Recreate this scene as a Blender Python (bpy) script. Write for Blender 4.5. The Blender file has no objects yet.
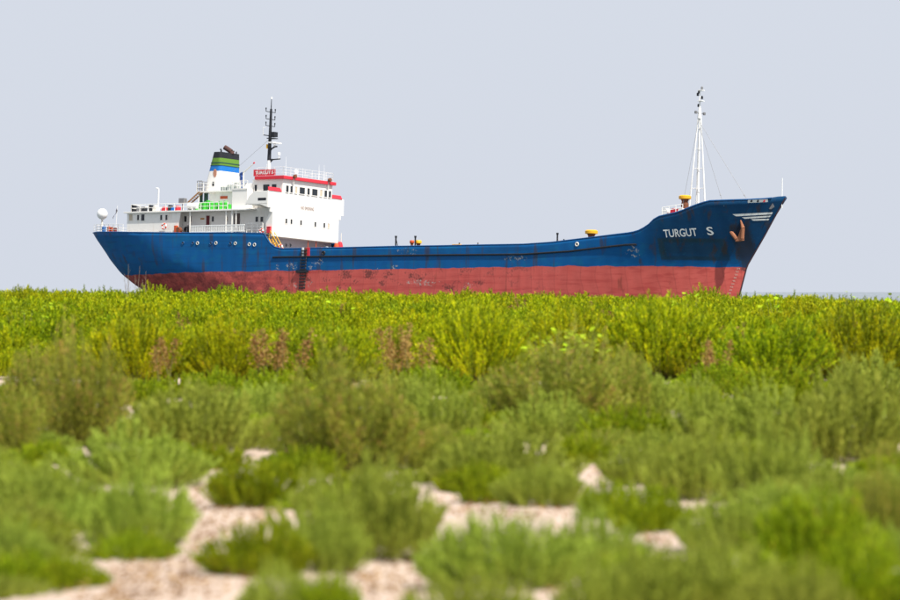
import bpy, bmesh, math, random
import numpy as np
from math import radians, sin, cos, pi, sqrt
from mathutils import Matrix, Vector

# ------------------------------------------------------------------ camera, sky, sun, exposure
sc = bpy.context.scene
COL = sc.collection
F = 3750.0            # focal length in pixels of the 900 px wide photograph (150 mm lens)
HC = 2.1              # eye height above the sea
HY = 292.0            # pixel row of the horizon
cam = bpy.data.cameras.new('camera')
cam.lens = 150.0; cam.sensor_width = 36.0
cam.shift_y = -8.0/900.0
cam.clip_start = 0.5; cam.clip_end = 60000
cam.dof.use_dof = True; cam.dof.focus_distance = 240.0; cam.dof.aperture_fstop = 2.4
cam.dof.aperture_blades = 9
camo = bpy.data.objects.new('camera', cam); COL.objects.link(camo)
camo.location = (0, 0, HC); camo.rotation_euler = (pi/2, 0, 0)
sc.camera = camo

SUN_EL = radians(55); SUN_H = Vector((0.66, -0.75)).normalized()
sun_dir = Vector((SUN_H.x*cos(SUN_EL), SUN_H.y*cos(SUN_EL), sin(SUN_EL)))
w = bpy.data.worlds.new('World'); sc.world = w; w.use_nodes = True
nt = w.node_tree; nt.nodes.clear()
sky = nt.nodes.new('ShaderNodeTexSky'); sky.sky_type = 'NISHITA'; sky.sun_disc = False
sky.sun_elevation = SUN_EL; sky.sun_rotation = math.atan2(SUN_H.x, SUN_H.y)
sky.dust_density = 4.0; sky.air_density = 1.2; sky.ozone_density = 1.0
haz = nt.nodes.new('ShaderNodeMixRGB'); haz.blend_type = 'MIX'      # even high haze over the whole sky
haz.inputs[0].default_value = 0.95; haz.inputs[2].default_value = (5.38, 5.74, 6.48, 1)
bgn = nt.nodes.new('ShaderNodeBackground'); bgn.inputs[1].default_value = 0.1
out = nt.nodes.new('ShaderNodeOutputWorld')
nt.links.new(sky.outputs[0], haz.inputs[1]); nt.links.new(haz.outputs[0], bgn.inputs[0]); nt.links.new(bgn.outputs[0], out.inputs[0])
sl = bpy.data.lights.new('sun', 'SUN'); sl.energy = 5.0; sl.angle = radians(1.2); sl.color = (1.0, 0.95, 0.86)
slo = bpy.data.objects.new('sun', sl); COL.objects.link(slo)
slo.rotation_euler = sun_dir.to_track_quat('Z', 'Y').to_euler(); slo.location = (60, -60, 90)
sc.view_settings.view_transform = 'Standard'; sc.view_settings.look = 'None'
sc.view_settings.exposure = 0.35; sc.view_settings.gamma = 1.0
sc.view_settings.use_curve_mapping = False

# ------------------------------------------------------------------ helpers
RNG = np.random.default_rng(7)
random.seed(7)

def tag(o, label=None, cat=None, group=None, kind=None):
    if label: o['label'] = label
    if cat: o['category'] = cat
    if group: o['group'] = group
    if kind: o['kind'] = kind
    return o

class NT:
    """small helper for node materials"""
    def __init__(s, name, rough=0.6, spec=0.3):
        s.m = bpy.data.materials.new(name); s.m.use_nodes = True
        s.t = s.m.node_tree; s.b = s.t.nodes['Principled BSDF']
        s.b.inputs['Roughness'].default_value = rough
        s.b.inputs['Specular IOR Level'].default_value = spec
    def n(s, typ, **kw):
        nd = s.t.nodes.new(typ)
        for k, v in kw.items(): setattr(nd, k, v)
        return nd
    def l(s, a, b): s.t.links.new(a, b)
    def val(s, x, sock):
        if hasattr(x, 'is_linked') or isinstance(x, bpy.types.NodeSocket): s.l(x, sock)
        else: sock.default_value = x
    def math(s, op, a, b=None, c=None, clamp=False):
        nd = s.n('ShaderNodeMath', operation=op, use_clamp=clamp)
        s.val(a, nd.inputs[0])
        if b is not None: s.val(b, nd.inputs[1])
        if c is not None: s.val(c, nd.inputs[2])
        return nd.outputs[0]
    def ss(s, x, a, b):           # smoothstep a..b
        nd = s.n('ShaderNodeMapRange', interpolation_type='SMOOTHSTEP')
        s.val(x, nd.inputs[0]); nd.inputs[1].default_value = a; nd.inputs[2].default_value = b
        return nd.outputs[0]
    def mix(s, f, a, b):
        nd = s.n('ShaderNodeMixRGB'); s.val(f, nd.inputs[0])
        for i, c in ((1, a), (2, b)):
            if isinstance(c, tuple): nd.inputs[i].default_value = (*c, 1) if len(c) == 3 else c
            else: s.l(c, nd.inputs[i])
        return nd.outputs[0]
    def coord(s, scale=(1, 1, 1)):
        tc = s.n('ShaderNodeTexCoord'); mp = s.n('ShaderNodeMapping')
        mp.inputs['Scale'].default_value = scale
        s.l(tc.outputs['Object'], mp.inputs[0]); return mp.outputs[0]
    def noise(s, scale, detail=4, vec=None, rough=0.55):
        nd = s.n('ShaderNodeTexNoise'); nd.inputs['Scale'].default_value = scale
        nd.inputs['Detail'].default_value = detail; nd.inputs['Roughness'].default_value = rough
        s.l(vec if vec is not None else s.coord(), nd.inputs['Vector']); return nd.outputs[0]
    def bump(s, h, dist, strength=0.5):
        nd = s.n('ShaderNodeBump'); nd.inputs['Distance'].default_value = dist; nd.inputs['Strength'].default_value = strength
        s.l(h, nd.inputs['Height']); s.l(nd.outputs[0], s.b.inputs['Normal'])

MATS = {}
def paint(name, col, rough=0.5, rust=0.25, rustcol=(0.16, 0.06, 0.025), scale=1.0, spec=0.35):
    """ship's paint: slightly uneven, with rust runs and grime"""
    if name in MATS: return MATS[name]
    t = NT(name, rough, spec)
    n1 = t.noise(0.8*scale, 5); n2 = t.noise(2.2*scale, 6, t.coord((1, 1, 0.16)))
    c = t.mix(t.math('MULTIPLY', n1, 0.35), col, tuple(x*0.8 for x in col))
    m = t.math('MULTIPLY', t.ss(n2, 0.58, 0.74), rust)
    c = t.mix(m, c, rustcol); t.l(c, t.b.inputs['Base Color'])
    t.bump(n1, 0.02, 0.3)
    MATS[name] = t.m; return t.m

def plain(name, col, rough=0.6, metal=0.0, spec=0.3):
    if name in MATS: return MATS[name]
    t = NT(name, rough, spec); n1 = t.noise(3.0, 5)
    c = t.mix(n1, tuple(x*0.8 for x in col), tuple(min(1, x*1.15) for x in col))
    t.l(c, t.b.inputs['Base Color']); t.b.inputs['Metallic'].default_value = metal
    MATS[name] = t.m; return t.m

class MB:
    """collects simple shapes into one mesh"""
    def __init__(s): s.v = []; s.f = []; s.mi = []
    def add(s, vs, fs, mi=0):
        o = len(s.v); s.v += [tuple(v) for v in vs]; s.f += [tuple(i+o for i in f) for f in fs]; s.mi += [mi]*len(fs); return s
    def box(s, x0, x1, y0, y1, z0, z1, mi=0):
        v = [(x, y, z) for x in (x0, x1) for y in (y0, y1) for z in (z0, z1)]
        f = [(0, 1, 3, 2), (4, 6, 7, 5), (0, 4, 5, 1), (2, 3, 7, 6), (0, 2, 6, 4), (1, 5, 7, 3)]
        return s.add(v, f, mi)
    def tube(s, p, q, r0, r1=None, n=8, mi=0, cap=True):
        p, q = Vector(p), Vector(q); r1 = r0 if r1 is None else r1
        d = (q-p).normalized(); a = d.orthogonal().normalized(); b = d.cross(a)
        v = [p+(a*cos(2*pi*i/n)+b*sin(2*pi*i/n))*r0 for i in range(n)] + [q+(a*cos(2*pi*i/n)+b*sin(2*pi*i/n))*r1 for i in range(n)]
        f = [(i, (i+1) % n, n+(i+1) % n, n+i) for i in range(n)]
        if cap: f += [tuple(range(n-1, -1, -1)), tuple(range(n, 2*n))]
        return s.add(v, f, mi)
    def path(s, pts, r, n=6, mi=0):
        for a, b in zip(pts[:-1], pts[1:]): s.tube(a, b, r, r, n, mi)
        return s
    def lathe(s, prof, c=(0, 0, 0), n=20, mi=0, axis='z'):
        """prof: list of (radius, height)"""
        v = []
        for r, h in prof:
            for i in range(n):
                a = 2*pi*i/n; u, w_ = r*cos(a), r*sin(a)
                p = {'z': (u, w_, h), 'x': (h, u, w_), 'y': (u, h, w_)}[axis]
                v.append((p[0]+c[0], p[1]+c[1], p[2]+c[2]))
        f = []
        for k in range(len(prof)-1):
            for i in range(n):
                f.append((k*n+i, k*n+(i+1) % n, (k+1)*n+(i+1) % n, (k+1)*n+i))
        f.append(tuple(range(n-1, -1, -1))); f.append(tuple((len(prof)-1)*n+i for i in range(n)))
        return s.add(v, f, mi)
    def prism(s, poly, y0, y1, mi=0):
        """poly of (x,z) extruded along y"""
        n = len(poly)
        v = [(x, y0, z) for x, z in poly]+[(x, y1, z) for x, z in poly]
        f = [tuple(range(n)), tuple(range(2*n-1, n-1, -1))]+[(i, n+i, n+(i+1) % n, (i+1) % n) for i in range(n)]
        return s.add(v, f, mi)
    def hexa(s, lo, hi, mi=0):
        """two quads (lower, upper) joined"""
        f = [(3, 2, 1, 0), (4, 5, 6, 7)]+[(i, (i+1) % 4, 4+(i+1) % 4, 4+i) for i in range(4)]
        return s.add(list(lo)+list(hi), f, mi)
    def torus(s, c, R, r, axis='y', n=20, k=8, mi=0, alt=None):
        v = []; f = []; mis = []
        for i in range(n):
            a = 2*pi*i/n
            for j in range(k):
                b = 2*pi*j/k; rr = R+r*cos(b); h = r*sin(b)
                p = {'y': (rr*cos(a), h, rr*sin(a)), 'x': (h, rr*cos(a), rr*sin(a)), 'z': (rr*cos(a), rr*sin(a), h)}[axis]
                v.append((c[0]+p[0], c[1]+p[1], c[2]+p[2]))
        for i in range(n):
            for j in range(k):
                f.append((i*k+j, ((i+1) % n)*k+j, ((i+1) % n)*k+(j+1) % k, i*k+(j+1) % k))
                mis.append(alt if alt is not None and (i*4//n*2+ (1 if (i % (n//4)) < (n//8) else 0)) % 2 else mi)
        o = len(s.v); s.v += v; s.f += [tuple(q+o for q in ff) for ff in f]; s.mi += mis; return s
    def build(s, name, mats, parent=None, smooth=False, bevel=0.0, recalc=True):
        me = bpy.data.meshes.new(name); me.from_pydata([tuple(v) for v in s.v], [], s.f)
        if not isinstance(mats, (list, tuple)): mats = [mats]
        for m in mats: me.materials.append(m)
        me.polygons.foreach_set('material_index', s.mi)
        if recalc:
            bm = bmesh.new(); bm.from_mesh(me); bmesh.ops.recalc_face_normals(bm, faces=bm.faces)
            bm.to_mesh(me); bm.free()
        if smooth:
            me.polygons.foreach_set('use_smooth', [True]*len(me.polygons))
            try: me.set_sharp_from_angle(angle=radians(40))
            except Exception: pass
        me.update()
        o = bpy.data.objects.new(name, me); COL.objects.link(o); o.parent = parent
        if bevel:
            b = o.modifiers.new('bevel', 'BEVEL'); b.width = bevel; b.segments = 2; b.limit_method = 'ANGLE'
        return o

def smooth01(x): x = min(1, max(0, x)); return x*x*(3-2*x)

# ------------------------------------------------------------------ the place: ground, sea
def ground_z(x, y):
    z = 0.45 + 0.63*smooth01((y-58)/48.0)
    z += -0.0085*x*smooth01((y-55)/40.0)
    if y > 122: z -= 3.2*smooth01((y-122)/70.0)
    z += 0.03*sin(x*1.3+y*0.31)*cos(y*0.43-x*0.7) + 0.02*sin(x*2.9-y*0.9)
    return z

def px_ground(u, v, z=None):
    """ground point seen at pixel (u, v) of the photograph (below the horizon)"""
    dx, dz = (u-450)/F, (HY-v)/F
    y = 5.0
    while y < 160:
        if HC+dz*y <= ground_z(dx*y, y): break
        y += 0.05
    return Vector((dx*y, y, ground_z(dx*y, y)))

def make_ground():
    xs = np.unique(np.concatenate([np.linspace(-14, 14, 141), np.sign(np.linspace(-1, 1, 41))*(14+(np.abs(np.linspace(-1, 1, 41))**3)*3000)]))
    ys = np.unique(np.concatenate([np.linspace(-400, 0, 12), np.linspace(0, 70, 176), np.linspace(70, 220, 151)]))
    nx, ny = len(xs), len(ys)
    V = [(x, y, ground_z(x, y) if abs(x) < 200 else ground_z(math.copysign(200, x), y)) for y in ys for x in xs]
    Fc = [(j*nx+i, j*nx+i+1, (j+1)*nx+i+1, (j+1)*nx+i) for j in range(ny-1) for i in range(nx-1)]
    t = NT('sand', 0.95, 0.1)
    n1 = t.noise(0.9, 6); n2 = t.noise(7.0, 6); n3 = t.noise(45.0, 3)
    c = t.mix(n1, (0.46, 0.345, 0.27), (0.60, 0.49, 0.41))
    c = t.mix(t.math('MULTIPLY', t.ss(n2, 0.56, 0.78), 0.25), c, (0.30, 0.19, 0.13))
    c = t.mix(t.math('MULTIPLY', n3, 0.3), c, (0.45, 0.34, 0.27))
    t.l(c, t.b.inputs['Base Color']); t.bump(t.math('ADD', n2, t.math('MULTIPLY', n3, 0.4)), 0.05, 0.8)
    me = bpy.data.meshes.new('ground'); me.from_pydata(V, [], Fc); me.materials.append(t.m)
    me.polygons.foreach_set('use_smooth', [True]*len(Fc))
    o = bpy.data.objects.new('ground', me); COL.objects.link(o)
    tag(o, kind='structure', label='pale pinkish sand between the shrubs')
    # the sea beyond the dune
    t = NT('sea_water', 0.12, 0.5); n = t.noise(0.35, 6, t.coord((0.5, 1, 1))); n2 = t.noise(0.004, 3, t.coord((0.2, 1, 1)))
    c = t.mix(n2, (0.05, 0.085, 0.085), (0.085, 0.12, 0.115)); t.l(c, t.b.inputs['Base Color'])
    t.bump(n, 0.5, 0.9)
    m = MB(); R_ = 30000
    m.add([(-R_, 135, 0), (R_, 135, 0), (R_, 45000, 0), (-R_, 45000, 0)], [(0, 1, 2, 3)])
    s = m.build('sea', t.m); tag(s, kind='structure', label='grey green sea behind the dune')
make_ground()

# ------------------------------------------------------------------ the ship: frame and hull form
TH, TR, HE = radians(33.3), radians(0.58), radians(3.0)       # heading, trim by the stern, list to port
RS = (Matrix.Rotation(-TH, 3, 'Z') @ Matrix.Rotation(-TR, 3, 'Y') @ Matrix.Rotation(-HE, 3, 'X'))
def ray(u, v): return Vector(((u-450)/F, 1.0, (HY-v)/F))
BEAM = 12.0
TS = Vector((0, 0, HC)) + ray(440, 267.2)*341.0 - RS @ Vector((38.0, -BEAM/2, 0))
SHIP_M = Matrix.Translation(TS) @ RS.to_4x4()
RSt = RS.transposed()
def on(u, v, axis, val):
    """point of the ship's frame seen at (u, v) on the ship plane axis = val (0: x, 1: y)"""
    d = RSt @ ray(u, v); o = RSt @ (Vector((0, 0, HC))-TS)
    return o + d*((val-o[axis])/d[axis])
def SX(u, v, y): return on(u, v, 1, y).x
def SZ(u, v, y): return on(u, v, 1, y).z

def itp(x, tab): return float(np.interp(x, [a for a, b in tab], [b for a, b in tab]))
STEM = [(-5, 64.9), (-2.31, 65.8), (.06, 66.46), (2.77, 68.2), (6.07, 70.18), (7.2, 70.85)]
def xstem(z): return itp(z, STEM)
STERN = [(-5, 9.0), (-4, 5.0), (-2.5, 1.2), (-.85, -0.9), (.25, -1.9), (2.15, -3.0), (4.6, -4.65)]
def xstern(z): return itp(z, STERN)
def hb(x, z):
    d = xstem(z)-x; Le = itp(z, [(-5, 20), (0, 17), (6, 13.5)]); s = min(1, max(0, d/Le))
    q = itp(z, [(-5, 1.15), (0, 1.0), (3, .8), (6, .62)])
    f = (1-(1-s)**2.1)**q
    d = x-xstern(z); Lr = itp(z, [(-5, 22), (-1, 16), (1, 11), (4, 8)]); s = min(1, max(0, d/Lr))
    tr = itp(z, [(-3, 0.0), (-1.5, .12), (0, .35), (1.5, .5), (3.5, .6), (5, .62)])
    a = tr+(1-tr)*(1-(1-s)**2)**.8
    k = 1-0.25*smooth01((-3.2-z)/1.8)
    return max(0.03, BEAM/2*f*a*k)

def rail_solve(u, v):
    x, z, y = 30, 3, -6.0
    for _ in range(30):
        p = on(u, v, 1, y); yn = -hb(p.x, p.z); y = 0.5*y+0.5*yn
    p = on(u, v, 1, y); return p.x, p.z
RAILPX = [(97, 232.2), (126, 232.3), (174, 233), (230, 233), (264.2, 233.4), (266.7, 238.3), (270, 243.3), (275, 247.3), (281.7, 248.8), (346, 247.6), (396, 246.4), (440, 245.8), (481, 245), (523, 244.3), (551, 242.4), (593, 237.3), (631, 232.6), (640, 230), (648, 225), (656, 217), (678, 212), (696, 204.6), (708, 200.8), (748, 199.5), (768, 198.5)]
RAIL = [rail_solve(u, v) for u, v in RAILPX]
RAIL = [(-5.0, RAIL[0][1])] + RAIL + [(70.2, 6.12), (71, 6.14)]
RAIL.sort()
def zrail(x): return itp(x, RAIL)
LEDGE = [rail_solve(u, v) for u, v in [(286, 257), (348, 256.2), (390, 255.6), (440, 255), (523, 254.3), (570, 251.3), (628, 244.6)]]
def zledge(x): return itp(x, LEDGE)

def hull_pt(x, z, side=-1, off=0.0): return (x, side*(hb(x, z)+off), z)

ship = bpy.data.objects.new('cargo_ship', None); COL.objects.link(ship)
ship.matrix_world = SHIP_M
tag(ship, 'stranded cargo ship with blue and red hull and white bridge aft', 'ship')

def hull_material():
    t = NT('hull_paint', 0.5, 0.2)
    tc = t.n('ShaderNodeTexCoord'); sep = t.n('ShaderNodeSeparateXYZ'); t.l(tc.outputs['Object'], sep.inputs[0])
    X, Z = sep.outputs[0], sep.outputs[2]
    nb = t.noise(0.16, 3); nw = t.noise(0.9, 7, t.coord((1, 1, 1.4))); ns = t.noise(1.6, 7, t.coord((1, 1, 0.12))); nh = t.noise(1.2, 6, t.coord((0.12, 1, 2.6)))
    fine = t.noise(5.5, 5)
    ng = t.noise(0.45, 4)
    # blue topsides
    blue = t.mix(nb, (0.0005, 0.066, 0.21), (0.001, 0.105, 0.32))
    blue = t.mix(t.math('MULTIPLY', t.ss(nw, 0.46, 0.72), 0.55), blue, (0.004, 0.125, 0.25))
    blue = t.mix(t.math('MULTIPLY', t.ss(nh, 0.5, 0.68), 0.4), blue, (0.005, 0.045, 0.13))
    # shade under the overhanging bow flare, painted into the blue
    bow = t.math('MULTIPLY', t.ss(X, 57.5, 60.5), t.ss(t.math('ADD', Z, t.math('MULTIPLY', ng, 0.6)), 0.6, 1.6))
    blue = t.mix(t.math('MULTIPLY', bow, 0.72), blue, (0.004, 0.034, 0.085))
    # painted out panel below the name
    def box_mask(x0, x1, z0, z1, e):
        a = t.math('MULTIPLY', t.ss(X, x0-e, x0+e), t.math('SUBTRACT', 1.0, t.ss(X, x1-e, x1+e)))
        b = t.math('MULTIPLY', t.ss(Z, z0-e, z0+e), t.math('SUBTRACT', 1.0, t.ss(Z, z1-e, z1+e)))
        return t.math('MULTIPLY', a, b)
    x0, z1 = rail_solve(657, 238); x1, z0 = rail_solve(731, 261)
    bm = box_mask(x0, x1, z0, z1, 0.08); bi = box_mask(x0+.5, x1-.5, z0+.35, z1-.35, 0.12)
    edge = t.math('SUBTRACT', bm, t.math('MULTIPLY', bi, 0.5))
    blue = t.mix(t.math('MULTIPLY', edge, t.math('MULTIPLY_ADD', ng, 0.8, 0.3)), blue, (0.012, 0.035, 0.045))
    # cast shadow of the anchor, painted as a dark run down the plating
    xa_, za_ = rail_solve(742, 232); xb_, zb_ = rail_solve(738, 270)
    cx = t.math('ADD', X, t.math('MULTIPLY', t.math('SUBTRACT', fine, .5), .5))
    anchor_shadow = t.math('MULTIPLY', t.math('MULTIPLY', t.ss(cx, xa_-.95, xa_-.6), t.math('SUBTRACT', 1.0, t.ss(cx, xa_+.35, xa_+.75))), t.math('SUBTRACT', 1.0, t.ss(Z, za_+.3, za_+.9)))
    anchor_shadow = t.math('MULTIPLY', anchor_shadow, t.ss(t.math('ADD', Z, t.math('MULTIPLY', fine, 1.0)), zb_+.3, zb_+.6))
    # rust runs
    run = t.ss(ns, 0.54, 0.68)
    blue = t.mix(t.math('MULTIPLY', run, 0.6), blue, (0.05, 0.032, 0.022))
    blue = t.mix(t.math('MULTIPLY', t.ss(fine, 0.6, 0.75), 0.3), blue, (0.02, 0.14, 0.24))
    # red boot topping
    red = t.mix(nw, (0.47, 0.075, 0.062), (0.62, 0.13, 0.11))
    red = t.mix(t.math('MULTIPLY', t.ss(nh, 0.48, 0.66), 0.6), red, (0.40, 0.055, 0.05))
    grime = t.math('MULTIPLY', t.ss(t.math('MULTIPLY_ADD', fine, 0.45, t.math('MULTIPLY', nw, 0.75)), 0.62, 0.76), t.math('SUBTRACT', 1.0, t.ss(X, 38, 56)))
    red = t.mix(t.math('MULTIPLY', grime, 0.75), red, (0.075, 0.030, 0.028))
    red = t.mix(t.math('MULTIPLY', t.ss(ns, 0.60, 0.72), 0.5), red, (0.16, 0.045, 0.03))
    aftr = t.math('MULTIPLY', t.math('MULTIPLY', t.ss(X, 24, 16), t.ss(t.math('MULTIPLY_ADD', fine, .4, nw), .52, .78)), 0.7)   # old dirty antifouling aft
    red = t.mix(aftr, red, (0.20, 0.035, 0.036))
    # vertical frame wear on the bottom paint (plate seams)
    wv = t.n('ShaderNodeTexWave', wave_type='BANDS', bands_direction='X'); wv.inputs['Scale'].default_value = 0.24; wv.inputs['Distortion'].default_value = 3.0
    t.l(tc.outputs['Object'], wv.inputs[0])
    red = t.mix(t.math('MULTIPLY', t.ss(wv.outputs[1], 0.97, 1.0), t.math('MULTIPLY', nw, 0.3)), red, (0.10, 0.03, 0.03))
    # ragged paint line
    line = t.math('ADD', Z, t.math('MULTIPLY', t.math('SUBTRACT', t.noise(0.55, 6, t.coord((1, 1, 0.3))), 0.5), 0.42))
    colr = t.mix(t.ss(line, -0.13, -0.07), red, blue)
    colr = t.mix(t.math('MULTIPLY', anchor_shadow, 0.75), colr, (0.022, 0.022, 0.030))
    # scuffs with bare pale primer
    sc_mask = None
    for (u, v, rx, rz) in [(633, 251, 1.0, .9), (511, 258, 1.0, .5), (520, 258, 1.2, .35), (395, 267, .55, .35), (312, 268, .7, .55), (318, 262, 1.0, .5), (292, 265, 1.0, .7), (408, 252, 2.0, .5), (375, 268.5, .5, .2), (431, 260, .25, .3), (300, 285, 2.2, .7), (278, 268, .5, .8), (467, 286, .9, .5), (420, 283, 3.0, .5)]:
        x, z = rail_solve(u, v)
        a = t.math('DIVIDE', t.math('SUBTRACT', X, x), rx); b = t.math('DIVIDE', t.math('SUBTRACT', Z, z), rz)
        d = t.math('ADD', t.math('MULTIPLY', a, a), t.math('MULTIPLY', b, b))
        m = t.math('SUBTRACT', 1.0, t.ss(d, 0.1, 1.3))
        sc_mask = m if sc_mask is None else t.math('MAXIMUM', sc_mask, m)
    chip = t.ss(t.math('ADD', t.math('MULTIPLY', sc_mask, 0.24), t.noise(3.4, 8, t.coord((1, 1, 1.3)), 0.72)), 0.77, 0.83)
    colr = t.mix(t.math('MULTIPLY', chip, 0.7), colr, (0.42, 0.40, 0.36))
    t.l(colr, t.b.inputs['Base Color'])
    rg = t.math('MULTIPLY_ADD', nw, 0.3, 0.4); t.l(rg, t.b.inputs['Roughness'])
    t.bump(t.math('ADD', nb, t.math('MULTIPLY', wv.outputs[1], 0.15)), 0.25, 0.35)
    return t.m

def make_hull():
    xs = np.linspace(0, 1, 321)
    fr = np.concatenate([np.linspace(0, 1, 26)])
    m = MB(); rows = len(fr)
    grid = {}
    for side in (-1, 1):
        for i, s in enumerate(xs):
            # the station's top: x depends on z through the raked ends
            zt = 3.0
            for _ in range(12):
                x = xstern(zt)+(xstem(zt)-xstern(zt))*s; zt = zrail(x)
            for j, f_ in enumerate(fr):
                z = -5+(zt+5)*f_
                x = xstern(z)+(xstem(z)-xstern(z))*s
                grid[(side, i, j)] = len(m.v); m.v.append((x, side*hb(x, z), z))
    n = len(xs)
    for side in (-1, 1):
        for i in range(n-1):
            for j in range(rows-1):
                q = [grid[(side, i, j)], grid[(side, i+1, j)], grid[(side, i+1, j+1)], grid[(side, i, j+1)]]
                m.f.append(tuple(q if side < 0 else q[::-1])); m.mi.append(0)
    for j in range(rows-1):     # transom and stem closure
        m.f.append((grid[(1, 0, j)], grid[(-1, 0, j)], grid[(-1, 0, j+1)], grid[(1, 0, j+1)])); m.mi.append(0)
        m.f.append((grid[(-1, n-1, j)], grid[(1, n-1, j)], grid[(1, n-1, j+1)], grid[(-1, n-1, j+1)])); m.mi.append(0)
    for i in range(n-1):        # bottom
        m.f.append((grid[(1, i, 0)], grid[(1, i+1, 0)], grid[(-1, i+1, 0)], grid[(-1, i, 0)])); m.mi.append(0)
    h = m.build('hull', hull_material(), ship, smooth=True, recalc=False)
    so = h.modifiers.new('plate', 'SOLIDIFY'); so.thickness = 0.07; so.offset = -1
    return h
hull = make_hull()

white = paint('white_paint', (0.86, 0.84, 0.80), 0.45, 0.22, (0.42, 0.24, 0.12))
cream = paint('cream_paint', (0.76, 0.73, 0.66), 0.5, 0.35, (0.40, 0.22, 0.11))
greyp = paint('grey_paint', (0.50, 0.49, 0.54), 0.6, 0.2)
redp = paint('red_paint', (0.62, 0.03, 0.05), 0.45, 0.15)
orangep = paint('orange_paint', (0.55, 0.09, 0.03), 0.5, 0.3)
yellowp = paint('yellow_paint', (0.78, 0.42, 0.02), 0.5, 0.4)
blackp = paint('black_paint', (0.016, 0.018, 0.024), 0.5, 0.15)
deckp = paint('deck_paint', (0.17, 0.14, 0.13), 0.8, 0.4)
rustm = plain('rusty_steel', (0.20, 0.075, 0.04), 0.85)
dkgreen = paint('dark_green_paint', (0.02, 0.07, 0.055), 0.5, 0.2)
bluep = paint('bright_blue_paint', (0.01, 0.16, 0.52), 0.5, 0.2)
navy = paint('navy_paint', (0.01, 0.05, 0.22), 0.5, 0.15)
limep = paint('lime_paint', (0.12, 0.25, 0.03), 0.5, 0.25)
bluehull = paint('rail_blue', (0.005, 0.08, 0.24), 0.45, 0.3)
steel = plain('grey_steel', (0.25, 0.25, 0.26), 0.5, 0.4)
lampw = plain('pale_plastic', (0.88, 0.88, 0.86), 0.35)
beige = plain('beige_blind', (0.55, 0.47, 0.36), 0.7)
tg = NT('dark_glass', 0.08, 0.5); tg.b.inputs['Base Color'].default_value = (0.012, 0.016, 0.022, 1); glass = tg.m
rope = plain('old_rope', (0.09, 0.07, 0.055), 0.9)

def deck_plate(name, x0, x1, zf, inset=0.12, mat=deckp, n=60):
    m = MB(); xs = np.linspace(x0, x1, n)
    for x in xs:
        z = zf(x); b = max(0.02, hb(x, z)-inset)
        m.v += [(x, -b, z), (x, b, z), (x, -b, z-0.05), (x, b, z-0.05)]
    for i in range(n-1):
        a = 4*i; b = a+4
        m.f += [(a, b, b+1, a+1), (a+2, a+3, b+3, b+2), (a, a+2, b+2, b), (a+1, b+1, b+3, a+3)]; m.mi += [0]*4
    m.f += [(0, 1, 3, 2), (4*n-4, 4*n-2, 4*n-1, 4*n-3)]; m.mi += [0, 0]
    return m.build(name, mat, hull)
deck_plate('main_deck', 17.7, 60.2, lambda x: min(zledge(x), 1.9)-0.02)
deck_plate('poop_deck', -4.3, 18.5, lambda x: zrail(min(x, 17.5))-0.06)
deck_plate('forecastle_deck', 60.3, 69.2, lambda x: min(zrail(x)-0.9, 5.1))
# bulkheads closing the poop and the forecastle towards the main deck
ZP = zrail(16.0)          # poop deck level
m = MB(); m.box(17.45, 17.6, -5.75, 5.75, 1.05, ZP-0.12); bh = m.build('poop_bulkhead', greyp, hull)
m = MB(); b0, b1 = hb(60.4, 1.75)-.15, hb(60.4, 3.0)-.15; zt = zrail(60.4)-.95
m.hexa([(60.35, -b0, 1.75), (60.5, -b0, 1.75), (60.5, b0, 1.75), (60.35, b0, 1.75)], [(60.35, -b1, zt), (60.5, -b1, zt), (60.5, b1, zt), (60.35, b1, zt)]); m.build('forecastle_bulkhead', white, hull)

# rubbing strake along the deck edge, cap rail on the bulwark
for side in (-1, 1):
    m = MB(); pr = None
    for x in np.arange(19.2, 58.3, 0.5):
        z = zledge(x); p = (x, side*(hb(x, z)+0.035), z)
        if pr: m.tube(pr, p, 0.085, n=6)
        pr = p
    m.build('rubbing_strake', rustm if side > 0 else blackp, hull)
    m = MB(); pr = None
    for x in np.concatenate([np.arange(-4.3, 17.8, 0.6), np.arange(17.8, 21, 0.2), np.arange(21, 69.9, 0.5)]):
        z = zrail(x); p = (x, side*(hb(x, z)-0.03), z+0.01)
        if pr: m.tube(pr, p, 0.06, n=6)
        pr = p
    m.build('cap_rail', bluehull, hull)

# stem bar (dark edge of the bow)
m = MB(); zs = np.linspace(-4.5, 6.0, 30)
m.path([(xstem(z)+0.0, 0, z) for z in zs], 0.07, 8); m.build('stem_bar', paint('stem_paint', (.06, .03, .04), .6, .4), hull, smooth=True)

# ------------------------------------------------------------------ lettering on the hull and boards
def text_shape(body, bold=0.0, spacing=1.0):
    cu = bpy.data.curves.new('txt', 'FONT'); cu.body = body; cu.size = 1.0; cu.offset = bold; cu.space_character = spacing; cu.resolution_u = 3
    o = bpy.data.objects.new('txt', cu); COL.objects.link(o)
    dg = bpy.context.evaluated_depsgraph_get(); dg.update()
    me = o.evaluated_get(dg).to_mesh()
    v = [(p.co.x, p.co.y) for p in me.vertices]; f = [tuple(p.vertices) for p in me.polygons]
    o.evaluated_get(dg).to_mesh_clear(); bpy.data.objects.remove(o); bpy.data.curves.remove(cu)
    a = np.array(v); lo = a.min(0); hi = a.max(0); return (a-lo)/(hi-lo), f, (hi-lo)[0]/(hi-lo)[1]

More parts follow.
